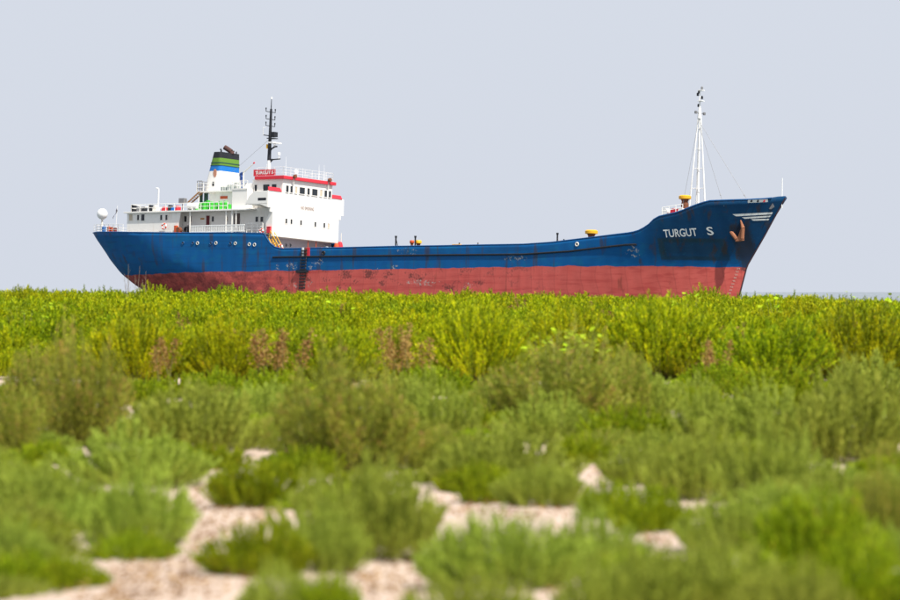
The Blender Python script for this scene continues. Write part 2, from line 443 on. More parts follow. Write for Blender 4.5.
def hull_text(name, body, x0, x1, zl0, zl1, h, mat, bold=0.02, shear=0.0):
    """letters laid on the starboard plating between x0 and x1; foot of the line at zl0..zl1"""
    v, f, _ = text_shape(body, bold)
    m = MB()
    pts = []
    for a, b in v:
        z = zl0+(zl1-zl0)*a+h*b; x = x0+(x1-x0)*a+shear*b
        pts.append(hull_pt(x, z, -1, 0.03))
    m.add(pts, f); return m.build(name, mat, hull, recalc=False)
hx0, hz0 = rail_solve(664.5, 237.6); hx1, hz1 = rail_solve(698, 236)
hull_text('name_lettering', 'TURGUT', hx0, hx1, hz0, hz1, 0.68, lampw, 0.015)
hx0, hz0 = rail_solve(708, 235.2); hx1, hz1 = rail_solve(714.5, 235)
hull_text('name_lettering', 'S', hx0, hx1, hz0, hz1, 0.70, lampw, 0.015)
def stripe(px, name='bow_stripe', mat=lampw):
    m = MB(); n = len(px)//2
    top, bot = px[:n], px[n:]
    K = 14; vs = []
    for k in range(K+1):
        t_ = k/K
        for poly in (top, bot):
            (u0, v0), (u1, v1) = poly[0], poly[1]
            x, z = rail_solve(u0+(u1-u0)*t_, v0+(v1-v0)*t_); vs.append(hull_pt(x, z, -1, 0.03))
    m.add(vs, [(2*k, 2*k+2, 2*k+3, 2*k+1) for k in range(K)]); return m.build(name, mat, hull)
stripe([(732.5, 214.2), (773, 212.2), (736.5, 216.3), (772, 214.3)])
stripe([(742, 217.3), (771.5, 215.6), (745, 218.8), (769.5, 217.2)])
stripe([(751, 219.2), (769.5, 218.7), (753.5, 220.7), (768.5, 220.3)])
# white patch with three mooring openings on the bow bulwark
stripe([(748, 200.0), (768, 199.1), (748, 202.9), (768, 202.0)], 'fairlead_plate')
for u, mt in ((751.5, blackp), (758, blackp), (764.3, redp)):
    x, z = rail_solve(u, 200.6); y = -hb(x, z)
    m = MB(); m.lathe([(0.11, -0.05), (0.11, 0.0), (0.07, 0.0), (0.06, -0.04)], (x, y-0.02, z-.03), 12, 0, 'y'); m.build('fairlead', mt, hull)
# draught marks by the stem
for k in range(9):
    z = -0.25-0.27*k; x = xstem(z)-0.55-0.03*k
    hull_text('draught_mark', str(54-2*k), x-0.10, x+0.12, z, z, 0.14, plain('faded_white', (.58, .42, .36), .6), 0.0)
# portholes of the poop
for u, v in ((183, 243), (197.6, 243.2), (211, 243.2), (216, 243.1), (193, 243), (230.6, 243.2), (235.4, 243.4), (249.4, 244.3), (254.6, 244.7)):
    x, z = rail_solve(u, v); y = -hb(x, z)
    m = MB(); m.torus((x, y-0.02, z), 0.135, 0.04, 'y', 16, 6); m.lathe([(0.13, -0.02), (0.13, 0.012), (0.0, 0.012)], (x, y-0.01, z), 14, 1, 'y')
    m.build('porthole', [cream if int(u) in (197, 216, 235, 249, 254) else bluehull, glass], hull, smooth=True)
for u, v, r in ((323.5, 253, .16), (577, 244.2, .15)):
    x, z = rail_solve(u, v); y = -hb(x, z)
    m = MB(); m.torus((x, y-0.01, z), r, 0.06, 'y', 16, 6); m.lathe([(r, -0.02), (r, 0.02), (0.0, 0.02)], (x, y-0.012, z), 14, 1, 'y')
    m.build('mooring_hole', [blackp if u < 400 else cream, blackp], hull, smooth=True)
# boarding gate in the bulwark: a white and a red leaf beside the gap
for (u0, u1, mt) in ((302.2, 304.2, lampw), (304.8, 306.2, rustm), (306.6, 310, redp)):
    x0, zt = rail_solve(u0, 247.6); x1, _ = rail_solve(u1, 247.6); zt = zrail(x0)+0.05; y = -hb(x0, zt)
    m = MB(); m.box(x0, x1, y-0.05, y+0.03, zt-0.9 if mt != rustm else zt-0.85, zt+0.02); m.build('gate_leaf', mt, hull, bevel=0.01)

# ------------------------------------------------------------------ superstructure
XF = 18.61; HW = 5.42
ZA = ZP-0.05            # poop deck
ZB = 5.85               # boat deck
ZC = 7.82               # funnel deck
Z0 = 3.24
def W(u, v, y): p = on(u, v, 1, y); return p.x, p.z

def window(parent, c, wdt, hgt, face, lean=0.0, mat_f=None, mat_g=None, proud=0.02):
    """framed window: dark glass set back in a raised frame; face 's' starboard, 'f' front"""
    m = MB(); a, b = wdt/2, hgt/2; fr = 0.05
    def put(u0, u1, v0, v1, d0, d1, mi):
        if face == 's': m.box(c[0]+u0, c[0]+u1, c[1]-d1, c[1]-d0, c[2]+v0, c[2]+v1, mi)
        else: m.box(c[0]+d0, c[0]+d1, c[1]+u0, c[1]+u1, c[2]+v0, c[2]+v1, mi)
    put(-a, a, -b, b, -0.02, 0.008, 1)
    for q in ((-a-fr, -a, -b-fr, b+fr), (a, a+fr, -b-fr, b+fr), (-a, a, b, b+fr), (-a, a, -b-fr, -b)):
        put(*q, -0.02, proud+0.02, 0)
    return m.build('window', [mat_f or white, mat_g or glass], parent)

# bridge front block: front wall with raked wheelhouse, wings
m = MB()
# main block behind the front, between the poop deck and the wheelhouse floor
m.box(12.9, XF, -4.45, 4.45, Z0, 6.0)
# front screen, full width, overhanging the main deck
m.box(XF-0.12, XF+0.022, -HW, HW, Z0, 5.98)
m.box(17.0, XF-0.12, -HW+0.02, HW-0.02, Z0-0.02, Z0+0.14)
# side returns of the front screen with the slanted upper edge
for s in (-1, 1):
    y0, y1 = (s*HW, s*(HW-0.12)) if s < 0 else (s*(HW-0.12), s*HW)
    xr = XF-0.75
    m.prism([(xr, Z0), (XF-0.12, Z0), (XF-0.12, 5.9), (xr, 4.75)], y0+0.003, y1-0.003)
house = m.build('bridge_house', white, ship, bevel=0.02)
# wheelhouse
m = MB(); wy = 4.05
m.hexa([(15.2, -wy, 6.0), (XF+0.024, -wy, 5.98), (XF+0.024, wy, 5.98), (15.2, wy, 6.0)], [(15.2, -wy, 8.74), (XF+0.17, -wy, 8.74), (XF+0.17, wy, 8.74), (15.2, wy, 8.74)])
wheel = m.build('wheelhouse', white, ship, bevel=0.02)
m = MB(); m.box(15.6, XF+0.42, -wy-0.25, wy+0.25, 8.72, 9.03); m.build('roof_edge', redp, wheel, bevel=0.02)
m = MB(); m.box(15.5, XF+0.3, -wy-0.1, wy+0.1, 9.03, 9.08); m.build('roof_deck', greyp, wheel)
# wheelhouse windows along the front (raked face)
def fx(z): return XF+0.024+0.146*(z-6.0)/2.74
for u0, u1, gm in ((285.9, 288.6, None), (290.2, 292.7, None), (295, 297.3, beige), (299.4, 304.8, None), (307.2, 309.7, None), (312, 317.5, None), (319.9, 322.3, beige), (324.3, 327, None), (328.5, 331, None)):
    p = on(u0, 189+(u0-287)*.115, 0, XF+0.15); q = on(u1, 189+(u1-287)*.115, 0, XF+0.15)
    zc = 7.84; window(wheel, (fx(zc)+0.012, (p.y+q.y)/2, zc), q.y-p.y, 0.62, 'f', mat_g=gm)
# wheelhouse side windows
for u, wd in ((256, .3), (266.5, .75), (274.3, .55)):
    x, z = W(u, 186.3, -wy); window(wheel, (x, -wy, 7.95), wd, 0.6, 's')
# lower row in the front
for u, v, gm in ((285.9, 221, None), (291, 221.8, None), (300.6, 222.8, None), (314.9, 224.3, None), (323.9, 225.6, None), (328.2, 226.2, beige)):
    p = on(u, v, 0, XF); window(house, (XF+0.02, p.y, 4.8), 0.30, 0.46, 'f', mat_g=gm)
for u in (257, 262):
    x, z = W(u, 219.3, -4.45); window(house, (x, -4.45, z), 0.32, 0.48, 's')
# no smoking lettering on the front
v, f, _ = text_shape('NO SMOKING', 0.0)
a = on(300.8, 209, 0, XF+0.03); b = on(313.6, 209, 0, XF+0.03)
zt = on(301, 208.7, 0, XF+.03).z
m = MB(); m.add([(XF+0.075, a.y+(b.y-a.y)*p, zt-0.05+0.30*q) for p, q in v], f); m.build('front_lettering', plain('faded_lettering', (0.26, 0.15, 0.12), 0.7), house, recalc=False)
# wings
for s in (-1, 1):
    yi, yo = s*4.05, s*6.22
    ya, yb = min(yi, yo), max(yi, yo)
    m = MB()
    zf = 6.22
    m.box(16.0, XF-.05, ya, yb, zf, zf+.1)                                        # floor
    m.box(XF-0.05, XF+0.026, ya+0.002, yb-0.002, 5.9, 7.5)                         # front parapet
    oa, ob = (yo, yo+0.1) if s < 0 else (yo-0.1, yo)
    m.prism([(16.0, zf-.02), (17.7, zf-.02), (XF-0.05, 5.9), (XF-0.05, 7.45), (17.0, 7.45), (16.4, 7.0)], oa, ob)   # end parapet
    # knee under the wing
    m.prism([(XF-0.3, 5.9), (XF+0.02, 5.9), (XF+0.02, 5.5), (XF-0.1, 5.5)], *( (-HW-0.35, -HW-0.02) if s < 0 else (HW+0.02, HW+0.35)))
    wing = m.build('bridge_wing', white, ship, bevel=0.02)
    m = MB(); ca, cb = ya+0.05, (yb-0.35 if s > 0 else yb-0.05)
    m.hexa([(XF-0.02, ca, 7.5), (XF+0.09, ca, 7.5), (XF+0.09, cb, 7.5), (XF-0.02, cb, 7.5)], [(XF-0.12, ca+.1, 7.86), (XF-0.04, ca+.1, 7.86), (XF-0.04, cb-.1, 7.86), (XF-0.12, cb-.1, 7.86)])
    m.build('wind_screen', redp, wing, bevel=0.01)
    if s < 0:
        x, z = W(262, 199, yo); m = MB(); m.box(x-0.48, x+0.48, yo-0.012, yo+0.02, z-0.13, z+0.13); m.build('wing_opening', blackp, wing, bevel=0.03)
# after part of the house: tier on the poop deck
x127, x176, x190, x232, x246 = (SX(u, 220, -5.3) for u in (127, 176, 190, 232, 246))
m = MB()
m.box(x127, x176, -5.3, 5.3, ZA-.05, ZB-0.1)                   # full width block aft
m.box(x176, 12.92, -4.3, 4.3, ZA-.05, ZB-0.1)                  # recessed block
tier = m.build('deck_house', white, ship, bevel=0.02)
m = MB(); m.box(x127-0.25, x246+0.6, -5.55, 5.55, ZB-0.1, ZB+0.04); m.build('boat_deck', white, tier, bevel=0.01)
# slanted screen beside the recess and pillars under the boat deck
m = MB(); m.prism([(x176, ZA), (x176+.02, ZB-.1), (x176+0.55, ZB-.1), (x176+.15, ZA)], -5.3, -5.2); m.build('side_screen', white, tier)
for u in (190, 226, 232, 236):
    x = SX(u, 220, -5.4); m = MB(); m.tube((x, -5.4, ZA), (x, -5.4, ZB-0.1), 0.06); m.build('pillar', white, tier)
for u, wd, gm, hh in ((131, .42, beige, .6), (138.3, .25, None, .5), (143, .42, None, .62), (161.4, .26, None, .5), (166.6, .26, None, .5)):
    x, z = W(u, 217.5, -5.3); window(tier, (x, -5.3, z), wd, hh, 's', mat_g=gm)
for u, wd, gm, hh in ((185.6, .3, None, .55), (190.3, .3, None, .55), (213, .26, None, .5), (227, .2, beige, .4)):
    x, z = W(u, 219, -4.3); window(tier, (x, -4.3, z), wd, hh, 's', mat_g=gm)
def door(parent, x, y, z0, wd, hh, mat):
    m = MB(); m.box(x-wd/2, x+wd/2, y-0.05, y+0.02, z0, z0+hh, 0); m.box(x-wd/2-.06, x-wd/2, y-.07, y+.02, z0, z0+hh+.06, 1); m.box(x+wd/2, x+wd/2+.06, y-.07, y+.02, z0, z0+hh+.06, 1)
    d = m.build('door', [mat, white], parent, bevel=0.01)
    return d
x, z = W(208.3, 219, -4.3); door(tier, x, -4.3, ZA+.2, .42, 1.75, paint('dark_red_paint', (0.14, 0.015, 0.02), .5, .2))
x, z = W(202.5, 219, -4.3); m = MB(); m.box(x-.22, x+.22, -4.34, -4.29, z-.05, z+.1); m.build('name_plate', paint('ochre_paint', (.5, .25, .06), .5, .2), tier)
x, z = W(237, 219, -4.45); m = MB(); m.box(x-.35, x+.35, -4.47, -4.44, ZA+.1, ZB-.3); m.build('doorway', paint('brown_shade', (.12, .09, .08), .6, .2), house)
# low white bulwark along the after block with a stripe
m = MB(); x0, z0 = W(127, 229, -5.55); m.box(x127-0.1, x176-0.2, -5.62, -5.55, ZA+0.0, ZA+0.5); bw = m.build('side_bulwark', white, tier, bevel=0.01)

# second tier and engine casing
m = MB()
xc0, xc1 = SX(232, 200, -4.9), 15.25
m.box(xc0, xc1, -4.9, 4.9, ZB+0.04, ZC-0.06)                   # white block beside the wheelhouse
m.prism([(xc1, ZB+.04), (xc1+.9, ZB+.04), (xc1, ZC+.6), (xc0+1.0, ZC+.6), (xc0+.6, ZC-.06)], -4.05, 4.05)
xg0 = SX(209, 198, -3.0)
m.box(xg0, xc0, -3.0, 3.0, ZB+0.04, ZC-0.06)                   # casing
casing = m.build('engine_casing', white, ship, bevel=0.02)
xd0 = SX(196.5, 191.5, -3.3)
m = MB(); m.box(xd0, xc1, -3.3, 3.3, ZC-0.06, ZC+0.06); m.box(xc0-.02, xc1, -4.95, -3.3, ZC-.06, ZC+.06); m.box(xc0-.02, xc1, 3.3, 4.95, ZC-.06, ZC+.06); m.build('funnel_deck', white, casing)
for u in (201.2, 206.6):
    x = SX(u, 197, -2.6); m = MB(); m.box(x-.21, x+.21, -2.75, -2.6, ZB+.05, ZC-.1); m.build('locker', dkgreen, casing, bevel=0.02)
m = MB(); pass
for yy in (-3.2, 3.2):
    m = MB(); m.tube((SX(199, 197, -3.2), yy, ZB), (SX(199, 197, -3.2), yy, ZC), .05); m.build('deck_support', white, casing)
x, z = W(224, 197.4, -3.0); m = MB(); m.box(x-.42, x+.42, -3.06, -3.0, z-.13, z+.13); m.build('notice_board', orangep, casing, bevel=.01)
# lockers and panels on the funnel deck
for u, v0, v1, y, wd in ((222.5, 190.5, 186.5, -3.1, .5), (229, 190, 184.5, -3.0, .55), (236, 189.5, 182.5, -3.2, .5), (246.5, 189.5, 183, -3.2, .35)):
    x = SX(u, v0, y); zt = SZ(u, v1, y)
    m = MB(); m.box(x-wd/2, x+wd/2, y, y+.5, ZC+.06, zt); m.build('deck_locker', plain('grey_green_locker', (.42, .46, .45), .5) if u < 240 else blackp, casing, bevel=.02)

# ------------------------------------------------------------------ funnel
fz0, fz1 = ZC+0.06, 11.85
xfun = SX(229.5, 153, 0)+0.15
def fun_ring(z, o=0.0):
    t_ = (z-fz0)/(fz1-fz0)
    xa = xfun-2.0+1.05*t_-o; xb = xfun+o; b = 1.72-0.14*t_+o; c = 0.32
    pts = []
    for (cx, cy, a0) in ((xb-c, b-c, 0), (xa+c, b-c, 90), (xa+c, -b+c, 180), (xb-c, -b+c, 270)):
        for k in range(5):
            a = radians(a0+k*22.5); pts.append((cx+c*cos(a), cy+c*sin(a), z))
    return pts
def fun_part(name, z0, z1, mat, parent, o=0.0, steps=1):
    m = MB(); n = 20; zs = np.linspace(z0, z1, steps+1)
    for z in zs: m.v += fun_ring(z, o)
    for k in range(steps):
        for i in range(n):
            m.f.append((k*n+i, k*n+(i+1) % n, (k+1)*n+(i+1) % n, (k+1)*n+i)); m.mi.append(0)
    m.f += [tuple(range(n-1, -1, -1)), tuple(steps*n+i for i in range(n))]; m.mi += [0, 0]
    return m.build(name, mat, parent, smooth=True)
def fz(v): return SZ(229.5, v, 0)+0.0
funnel = fun_part('funnel', fz0, fz(172), white, ship)
fun_part('blue_band', fz(172), fz(166.5), bluep, funnel, 0.004)
fun_part('green_band', fz(166.5), fz(159), limep, funnel, 0.006)
fun_part('dark_stripe', fz(164.3), fz(163.3), dkgreen, funnel, 0.03)
fun_part('dark_stripe', fz(166.7), fz(166.1), dkgreen, funnel, 0.03)
fun_part('black_top', fz(159), fz(153), blackp, funnel, 0.008)
def pipe(name, pts, r, mat, parent, n=10):
    m = MB(); m.path([Vector(p) for p in pts], r, n); return m.build(name, mat, parent, smooth=True)
xe = xfun-0.3; ze = fz(153)
pipe('exhaust_pipe', [(xe+.25, 0.3, ze-.1), (xe+.15, .3, ze+.15), (xe-.25, 0.2, ze+.42), (xe-.55, 0.1, ze+.6)], .24, plain('sooty_rust', (.09, .045, .04), .9), funnel)
pipe('exhaust_pipe', [(xe-.1, -1.0, ze-.05), (xe-.1, -1.0, ze+.2), (xe-.2, -1.0, ze+.32)], .08, blackp, funnel)
pipe('exhaust_pipe', [(xe-.1, 0.95, ze-.05), (xe-.1, 0.95, ze+.15), (xe-.02, 0.95, ze+.3)], .07, blackp, funnel)
pipe('exhaust_pipe', [(xe, 1.3, ze-.05), (xe, 1.3, ze+.25)], .06, blackp, funnel)
# rusty badge and small door on the funnel side
x, z = W(215.3, 173, -1.62); m = MB(); m.lathe([(.24, -.03), (.24, .0)], (0, 0, 0), 16, 0, 'y')
m.v = [(a*0.85+x, b-1.66, c*1.7+z) for a, b, c in m.v]; m.build('badge', plain('faded_badge', (.5, .24, .16), .7), funnel)
x, z = W(213.4, 184, -1.68); m = MB(); m.box(x-.1, x+.1, -1.74, -1.66, z-.2, z+.22); m.build('vent_opening', blackp, funnel, bevel=.03)
# blue cowl ventilator forward of the funnel
x, z = W(241.5, 176, -1.5)
m = MB(); m.tube((x, -1.5, ZC), (x, -1.5, z-.1), .14); m.lathe([(.05, -.3), (.22, -.2), (.3, 0), (.26, .02), (.1, -.15)], (x+.1, -1.5, z+.1), 14, 0, 'x'); m.build('cowl_ventilator', navy, casing, smooth=True)
# small boom beside the bridge
a = on(243.5, 172.5, 1, -2.5); b = on(254, 163.3, 1, -2.5)
m = MB(); m.tube((a.x, -2.5, ZC), (a.x, -2.5, a.z+.1), .07); m.tube(a, b, .07, .04); m.tube(b-Vector((.05, 0, 0)), b+Vector((.06, 0, .08)), .08, mi=1); m.build('boom', [cream, redp], casing)

# ------------------------------------------------------------------ railings
def railing(pts, h=1.0, rails=3, post=0.9, r=0.022, mat=white, parent=ship):
    m = MB()
    for a, b in zip(pts[:-1], pts[1:]):
        a, b = Vector(a), Vector(b); L = (b-a).length; n = max(1, int(round(L/post)))
        for k in range(n+1):
            p = a.lerp(b, k/n); m.tube(p, p+Vector((0, 0, h)), r*1.25, n=5)
        for j in range(rails):
            dz = Vector((0, 0, h*(j+1)/rails)); m.tube(a+dz, b+dz, r, n=5)
    return m.build('railing', mat, parent)
zb = ZB+.04
railing([(x127+.6, -5.45, zb), (xc0-.1, -5.45, zb)], .68, 2, 1.05, .028)
railing([(x127+.6, -5.45, zb), (x127+.6, 5.45, zb), (xc0-.1, 5.45, zb)], .68, 2, 1.05, .028)
def poopz(x): return zrail(min(x, 17.5))
railing([(x, -hb(x, poopz(x))+.12, poopz(x)) for x in np.linspace(-4.1, x127-.2, 8)], .78, 3, .9, .02)
railing([(-4.1, y, poopz(-4.1)) for y in (-3.3, 0, 3.3)], .78, 3, .9, .02)
railing([(x, hb(x, poopz(x))-.12, poopz(x)) for x in np.linspace(-4.1, 17.2, 16)], .9, 3, 1.2, .02)
railing([(xd0, -3.25, ZC+.06), (xc0, -3.25, ZC+.06), (xc0, -4.9, ZC+.06), (xc1, -4.9, ZC+.06)], .75, 2, .8, .022)
# grey platform rail abaft the funnel
railing([(xd0+.02, -3.2, ZC+.06), (xd0+.02, -1.6, ZC+.06)], 1.0, 4, .4, .028, steel)
railing([(xd0+.02, -3.2, ZC+.06), (xd0+.55, -3.2, ZC+.06)], 1.0, 4, .27, .028, steel)
railing([(15.7, -wy, 9.08), (XF+.2, -wy, 9.08), (XF+.2, wy, 9.08), (15.7, wy, 9.08)], .8, 3, 1.2, .014)
x0 = SX(247.5, 230, -5.5); x1 = SX(263.5, 230, -5.5)
railing([(x0, -5.62, ZP), (x1, -5.62, ZP)], .95, 3, .62, .035)
# forecastle rails on the break
xa, za = rail_solve(661.5, 214.5); xb, zb2 = rail_solve(682, 211)
railing([(xa, -hb(xa, za)+.1, za), (xb, -hb(xb, zb2)+.1, zb2)], .62, 2, .7, .03)

# yellow stairs from the poop to the main deck
a = on(269.2, 236.5, 1, -5.55); b = on(278.3, 249.5, 1, -5.55); b.z = 1.15
m = MB()
for dy in (0, .55):
    m.tube((a.x, -5.6+dy, a.z-.2), (b.x, -5.6+dy, b.z), .05)
    m.tube((a.x+.15, -5.6+dy, a.z+.55), (b.x+.25, -5.6+dy, b.z+.9), .035)
    for k in range(4):
        t_ = k/3; p = Vector((a.x, -5.6+dy, a.z-.2)).lerp(Vector((b.x, -5.6+dy, b.z)), t_); q = Vector((a.x+.15, -5.6+dy, a.z+.55)).lerp(Vector((b.x+.25, -5.6+dy, b.z+.9)), t_); m.tube(p, q, .03)
for k in range(9):
    t_ = (k+.5)/9; p = Vector((a.x, -5.6, a.z-.2)).lerp(Vector((b.x, -5.6, b.z)), t_); m.box(p.x-.1, p.x+.1, -5.6, -5.05, p.z-.015, p.z+.015)
m.build('stairs', yellowp, ship)
# brown stair from the boat deck to the funnel deck, and a grey hoist beside it
a = on(187.5, 202.5, 1, -3.6); b = on(199, 191.8, 1, -3.6)
m = MB()
for dy in (0, .6):
    m.hexa([(a.x-.1, -3.6+dy, a.z), (a.x+.12, -3.6+dy, a.z), (a.x+.12, -3.55+dy, a.z), (a.x-.1, -3.55+dy, a.z)], [(b.x-.1, -3.6+dy, b.z), (b.x+.12, -3.6+dy, b.z), (b.x+.12, -3.55+dy, b.z), (b.x-.1, -3.55+dy, b.z)])
for k in range(7):
    t_ = (k+.5)/7; p = a.lerp(b, t_); m.box(p.x-.1, p.x+.1, -3.55, -3.0, p.z-.015, p.z+.015)
m.build('stairs', plain('weathered_wood', (.30, .15, .06), .8), ship)
a = on(183, 200.5, 1, -4.2); m = MB(); m.box(a.x-.35, a.x+.3, -4.45, -3.95, a.z-.25, a.z+.22); m.tube((a.x, -4.2, ZB), (a.x, -4.2, a.z), .08); m.build('hoist', steel, ship, bevel=.03)
# white davit post on the boat deck
a = on(157.3, 188.5, 1, -4.6); xdv = SX(158.3, 203, -4.6)
pipe('davit', [(xdv, -4.6, ZB), (xdv, -4.6, a.z-.1), (xdv-.05, -4.6, a.z), (xdv-.28, -4.6, a.z+.03)], .07, lampw, ship)
# machinery on the boat deck (winch, lockers)
for u, wd, hh, mt in ((134, .4, .62, blackp), (139.5, .35, .5, steel), (144.5, .3, .45, blackp), (151, .35, .6, blackp), (156, .5, .5, cream), (165, .5, .35, redp), (170.5, .3, .55, blackp), (174, .4, .3, bluep), (178, .3, .45, redp)):
    x = SX(u, 206, -4.7); m = MB(); m.box(x-wd/2, x+wd/2, -4.95, -4.4, ZB+.03, ZB+.04+hh*.9); m.lathe([(wd*.3, -.3), (wd*.3, .3)], (x, -4.67, ZB+.04+hh*.95), 10, 0, 'y'); m.build('deck_gear', mt, ship, bevel=.03)

# satellite dome at the stern on its post
d = on(102.3, 214, 1, -2.2)
m = MB(); zd = poopz(d.x)
pr = [(0.001, -.54)]+[(.53*cos(radians(a_)), .54*sin(radians(a_))) for a_ in range(-75, 90, 15)]+[(0.001, .54)]
m.lathe(pr, (d.x, -2.2, d.z), 24); dome = m.build('radome', lampw, ship, smooth=True)
m = MB(); m.tube((d.x, -2.2, zd-.1), (d.x, -2.2, d.z-.42), .09); m.tube((d.x, -2.2, d.z-.5), (d.x, -2.2, d.z-.42), .22); m.build('post', cream, dome)

# name board beside the wheelhouse roof
a = on(254, 169.5, 1, -4.0); b = on(275.5, 176, 1, -4.0)
zt, zb_ = a.z-.02, SZ(254, 176.2, -4.0)
m = MB(); m.box(a.x, b.x, -4.06, -4.0, zb_, zt); m.tube((a.x+.3, -3.97, 8.0), (a.x+.3, -3.97, zt), .04); m.tube((b.x-.3, -3.97, 9.0), (b.x-.3, -3.97, zt), .04)
board = m.build('name_board', redp, ship)
v, f, _ = text_shape('TURGUT S', 0.02)
m = MB(); m.add([(a.x+.22+(b.x-a.x-.44)*p, -4.075, zb_+.16+(zt-zb_-.32)*q) for p, q in v], f); m.build('lettering', lampw, board, recalc=False)

# ------------------------------------------------------------------ main mast (black) on the bridge
xm = 14.13
m = MB(); m.tube((xm, 0, ZC), (xm, 0, 10.95), .17, .17, 10); m.tube((xm, 0, 10.95), (xm+.1, 0, 15.9), .19, .11, 10, 1); m.tube((xm+.1, 0, 15.9), (xm+.12, 0, 16.9), .05, .03, 8, 1); m.lathe([(.09, -.1), (.09, .1)], (xm+.12, 0, 16.95), 10, 2)
mast = m.build('signal_mast', [lampw, blackp, lampw], ship)
def yard(z, hw, up=.25, thick=.035):
    m = MB(); m.tube((xm+.05, -hw, z), (xm+.05, hw, z), thick)
    for s in (-1, 1): m.tube((xm+.05, s*hw, z), (xm+.05, s*hw, z+up), thick); m.lathe([(.06, 0), (.06, .16)], (xm+.05, s*hw, z+up-.05), 8)
    m.build('yard', blackp, mast)
yard(15.6, .75); yard(14.9, .72); yard(14.25, .72)
m = MB(); m.tube((xm+.05, -1.05, 13.3), (xm+.05, 1.0, 13.3), .05); m.box(xm+.05, xm+.6, -.1, .5, 13.2, 13.68); m.box(xm-.15, xm+.6, -.3, .55, 13.02, 13.1); m.build('radar_platform', blackp, mast, bevel=.08)
m = MB(); 
for s in (-1.05,): m.path([(xm, s, 13.3), (xm, s-.1, 14.0), (xm, s+.35, 14.05)], .02)
m.build('whip_frame', cream, mast)
m = MB(); m.path([(xm, 0, 11.7), (xm+.25, 0, 12.05), (xm+.65, 0, 12.25), (xm+.9, 0, 12.25)], .08); m.build('lamp_bracket', blackp, mast)
m = MB(); m.box(xm+.3, xm+.9, -.7, .75, 12.55, 12.66); m.tube((xm+.6, 0, 12.28), (xm+.6, 0, 12.55), .1); m.build('radar_scanner', lampw, mast, bevel=.02)
m = MB(); m.path([(xm, 0, 10.85), (xm+.3, 0, 11.0), (xm+1.3, 0, 11.05)], .06); m.hexa([(xm, -.05, 10.6), (xm+.5, -.05, 11.0), (xm+.5, .05, 11.0), (xm, .05, 10.6)], [(xm, -.05, 11.1), (xm+.5, -.05, 11.08), (xm+.5, .05, 11.08), (xm, .05, 11.1)]); m.build('lamp_bracket', blackp, mast)
m = MB(); m.tube((xm+1.15, 0, 11.05), (xm+1.15, 0, 11.45), .05); m.lathe([(.14, 0), (.14, .25), (.05, .3)], (xm+1.15, 0, 11.4), 10); m.build('mast_lamp', lampw, mast)
m = MB(); m.box(xm-.32, xm-.15, -.1, .1, 12.1, 12.5); m.build('flag_locker', yellowp, mast)
# aerials on the wheelhouse roof
for x, y, h, r in ((XF-.6, -2.6, 1.9, .015), (XF-.3, 2.4, 1.5, .012), (XF-.4, 3.4, 1.6, .012), (16.2, -3.2, 1.2, .012), (XF-1.2, 1.0, 1.1, .012)):
    m = MB(); m.tube((x, y, 9.08), (x, y, 9.08+h), r*1.4, r*.8); m.tube((x, y, 9.08), (x, y, 9.4), .03); m.build('aerial', lampw, wheel)
p = on(296, 172, 0, XF-.3); m = MB(); m.tube((XF-.3, p.y, 9.08), (XF-.3, p.y, p.z-.1), .08); m.lathe([(.18, -.18), (.24, 0), (.18, .2), (.02, .26)], (XF-.3, p.y, p.z), 12); m.build('searchlight', lampw, wheel, smooth=True)
for u, v in ((294.5, 176.6), (329.3, 180.2)):
    p = on(u, v, 0, XF+.5); m = MB(); m.lathe([(.05, -.2), (.17, -.12), (.2, .12), (.16, .14)], (XF+.55, p.y, p.z+.02), 12, 0, 'x'); m.tube((XF+.42, p.y, p.z-.1), (XF+.42, p.y, p.z-.9), .035, mi=1); m.build('floodlight', [rustm, cream], wheel)
# backstay from the mast to the funnel deck
m = MB(); m.tube((xm, 0, 13.0), (10.2, -1.0, ZC+1.8), .012, n=5); m.build('stay', steel, mast)

# ------------------------------------------------------------------ foremast: white tripod lattice
fx0 = 61.4; fzb = 5.0; ftop = 13.9
legs = [(fx0-.55, -.65), (fx0-.55, .65), (fx0+.75, 0)]
m = MB(); tops = []
for (x, y) in legs:
    t0 = Vector((x, y, fzb)); t1 = Vector((fx0+.02+(x-fx0)*.12, y*.12, ftop)); m.tube(t0, t1, .08, .05, 8); tops.append((t0, t1))
for k in range(1, 5):
    t_ = k/5+.03
    ps = [a.lerp(b, t_) for a, b in tops]
    for i in range(3): m.tube(ps[i], ps[(i+1) % 3], .022, n=5)
m.tube((fx0, 0, fzb+.3), (fx0+.02, 0, ftop+.4), .10, .07, 8)
fmast = m.build('foremast', lampw, ship)
m = MB(); m.tube((fx0, 0, ftop), (fx0, 0, 15.9), .09, .035, 8); m.tube((fx0, 0, ftop-.6), (fx0, 0, ftop+.3), .2, .13, 10); m.build('topmast', lampw, fmast)
for s in (-1, 1):
    m = MB(); m.tube((fx0, 0, ftop-.15), (fx0, s*.75, ftop-.1), .035); m.lathe([(.12, -.12), (.14, .1), (.05, .14)], (fx0+.05, s*.75, ftop-.12), 10); m.build('deck_light', steel, fmast)
for z, dx, mt in ((14.85, .3, lampw), (15.8, .3, lampw)):
    m = MB(); m.box(fx0-.1, fx0+.35, -.28, .28, z-.03, z+.03); m.build('lamp_shelf', mt, fmast)
for z, dx in ((14.45, -.12), (15.15, .22), (15.45, -.22), (15.65, -.1), (16.0, .2)):
    m = MB(); m.lathe([(.08, -.13), (.1, -.1), (.1, .1), (.05, .16)], (fx0+dx, 0, z), 10); m.build('mast_lamp', blackp if z < 15.9 else steel, fmast)
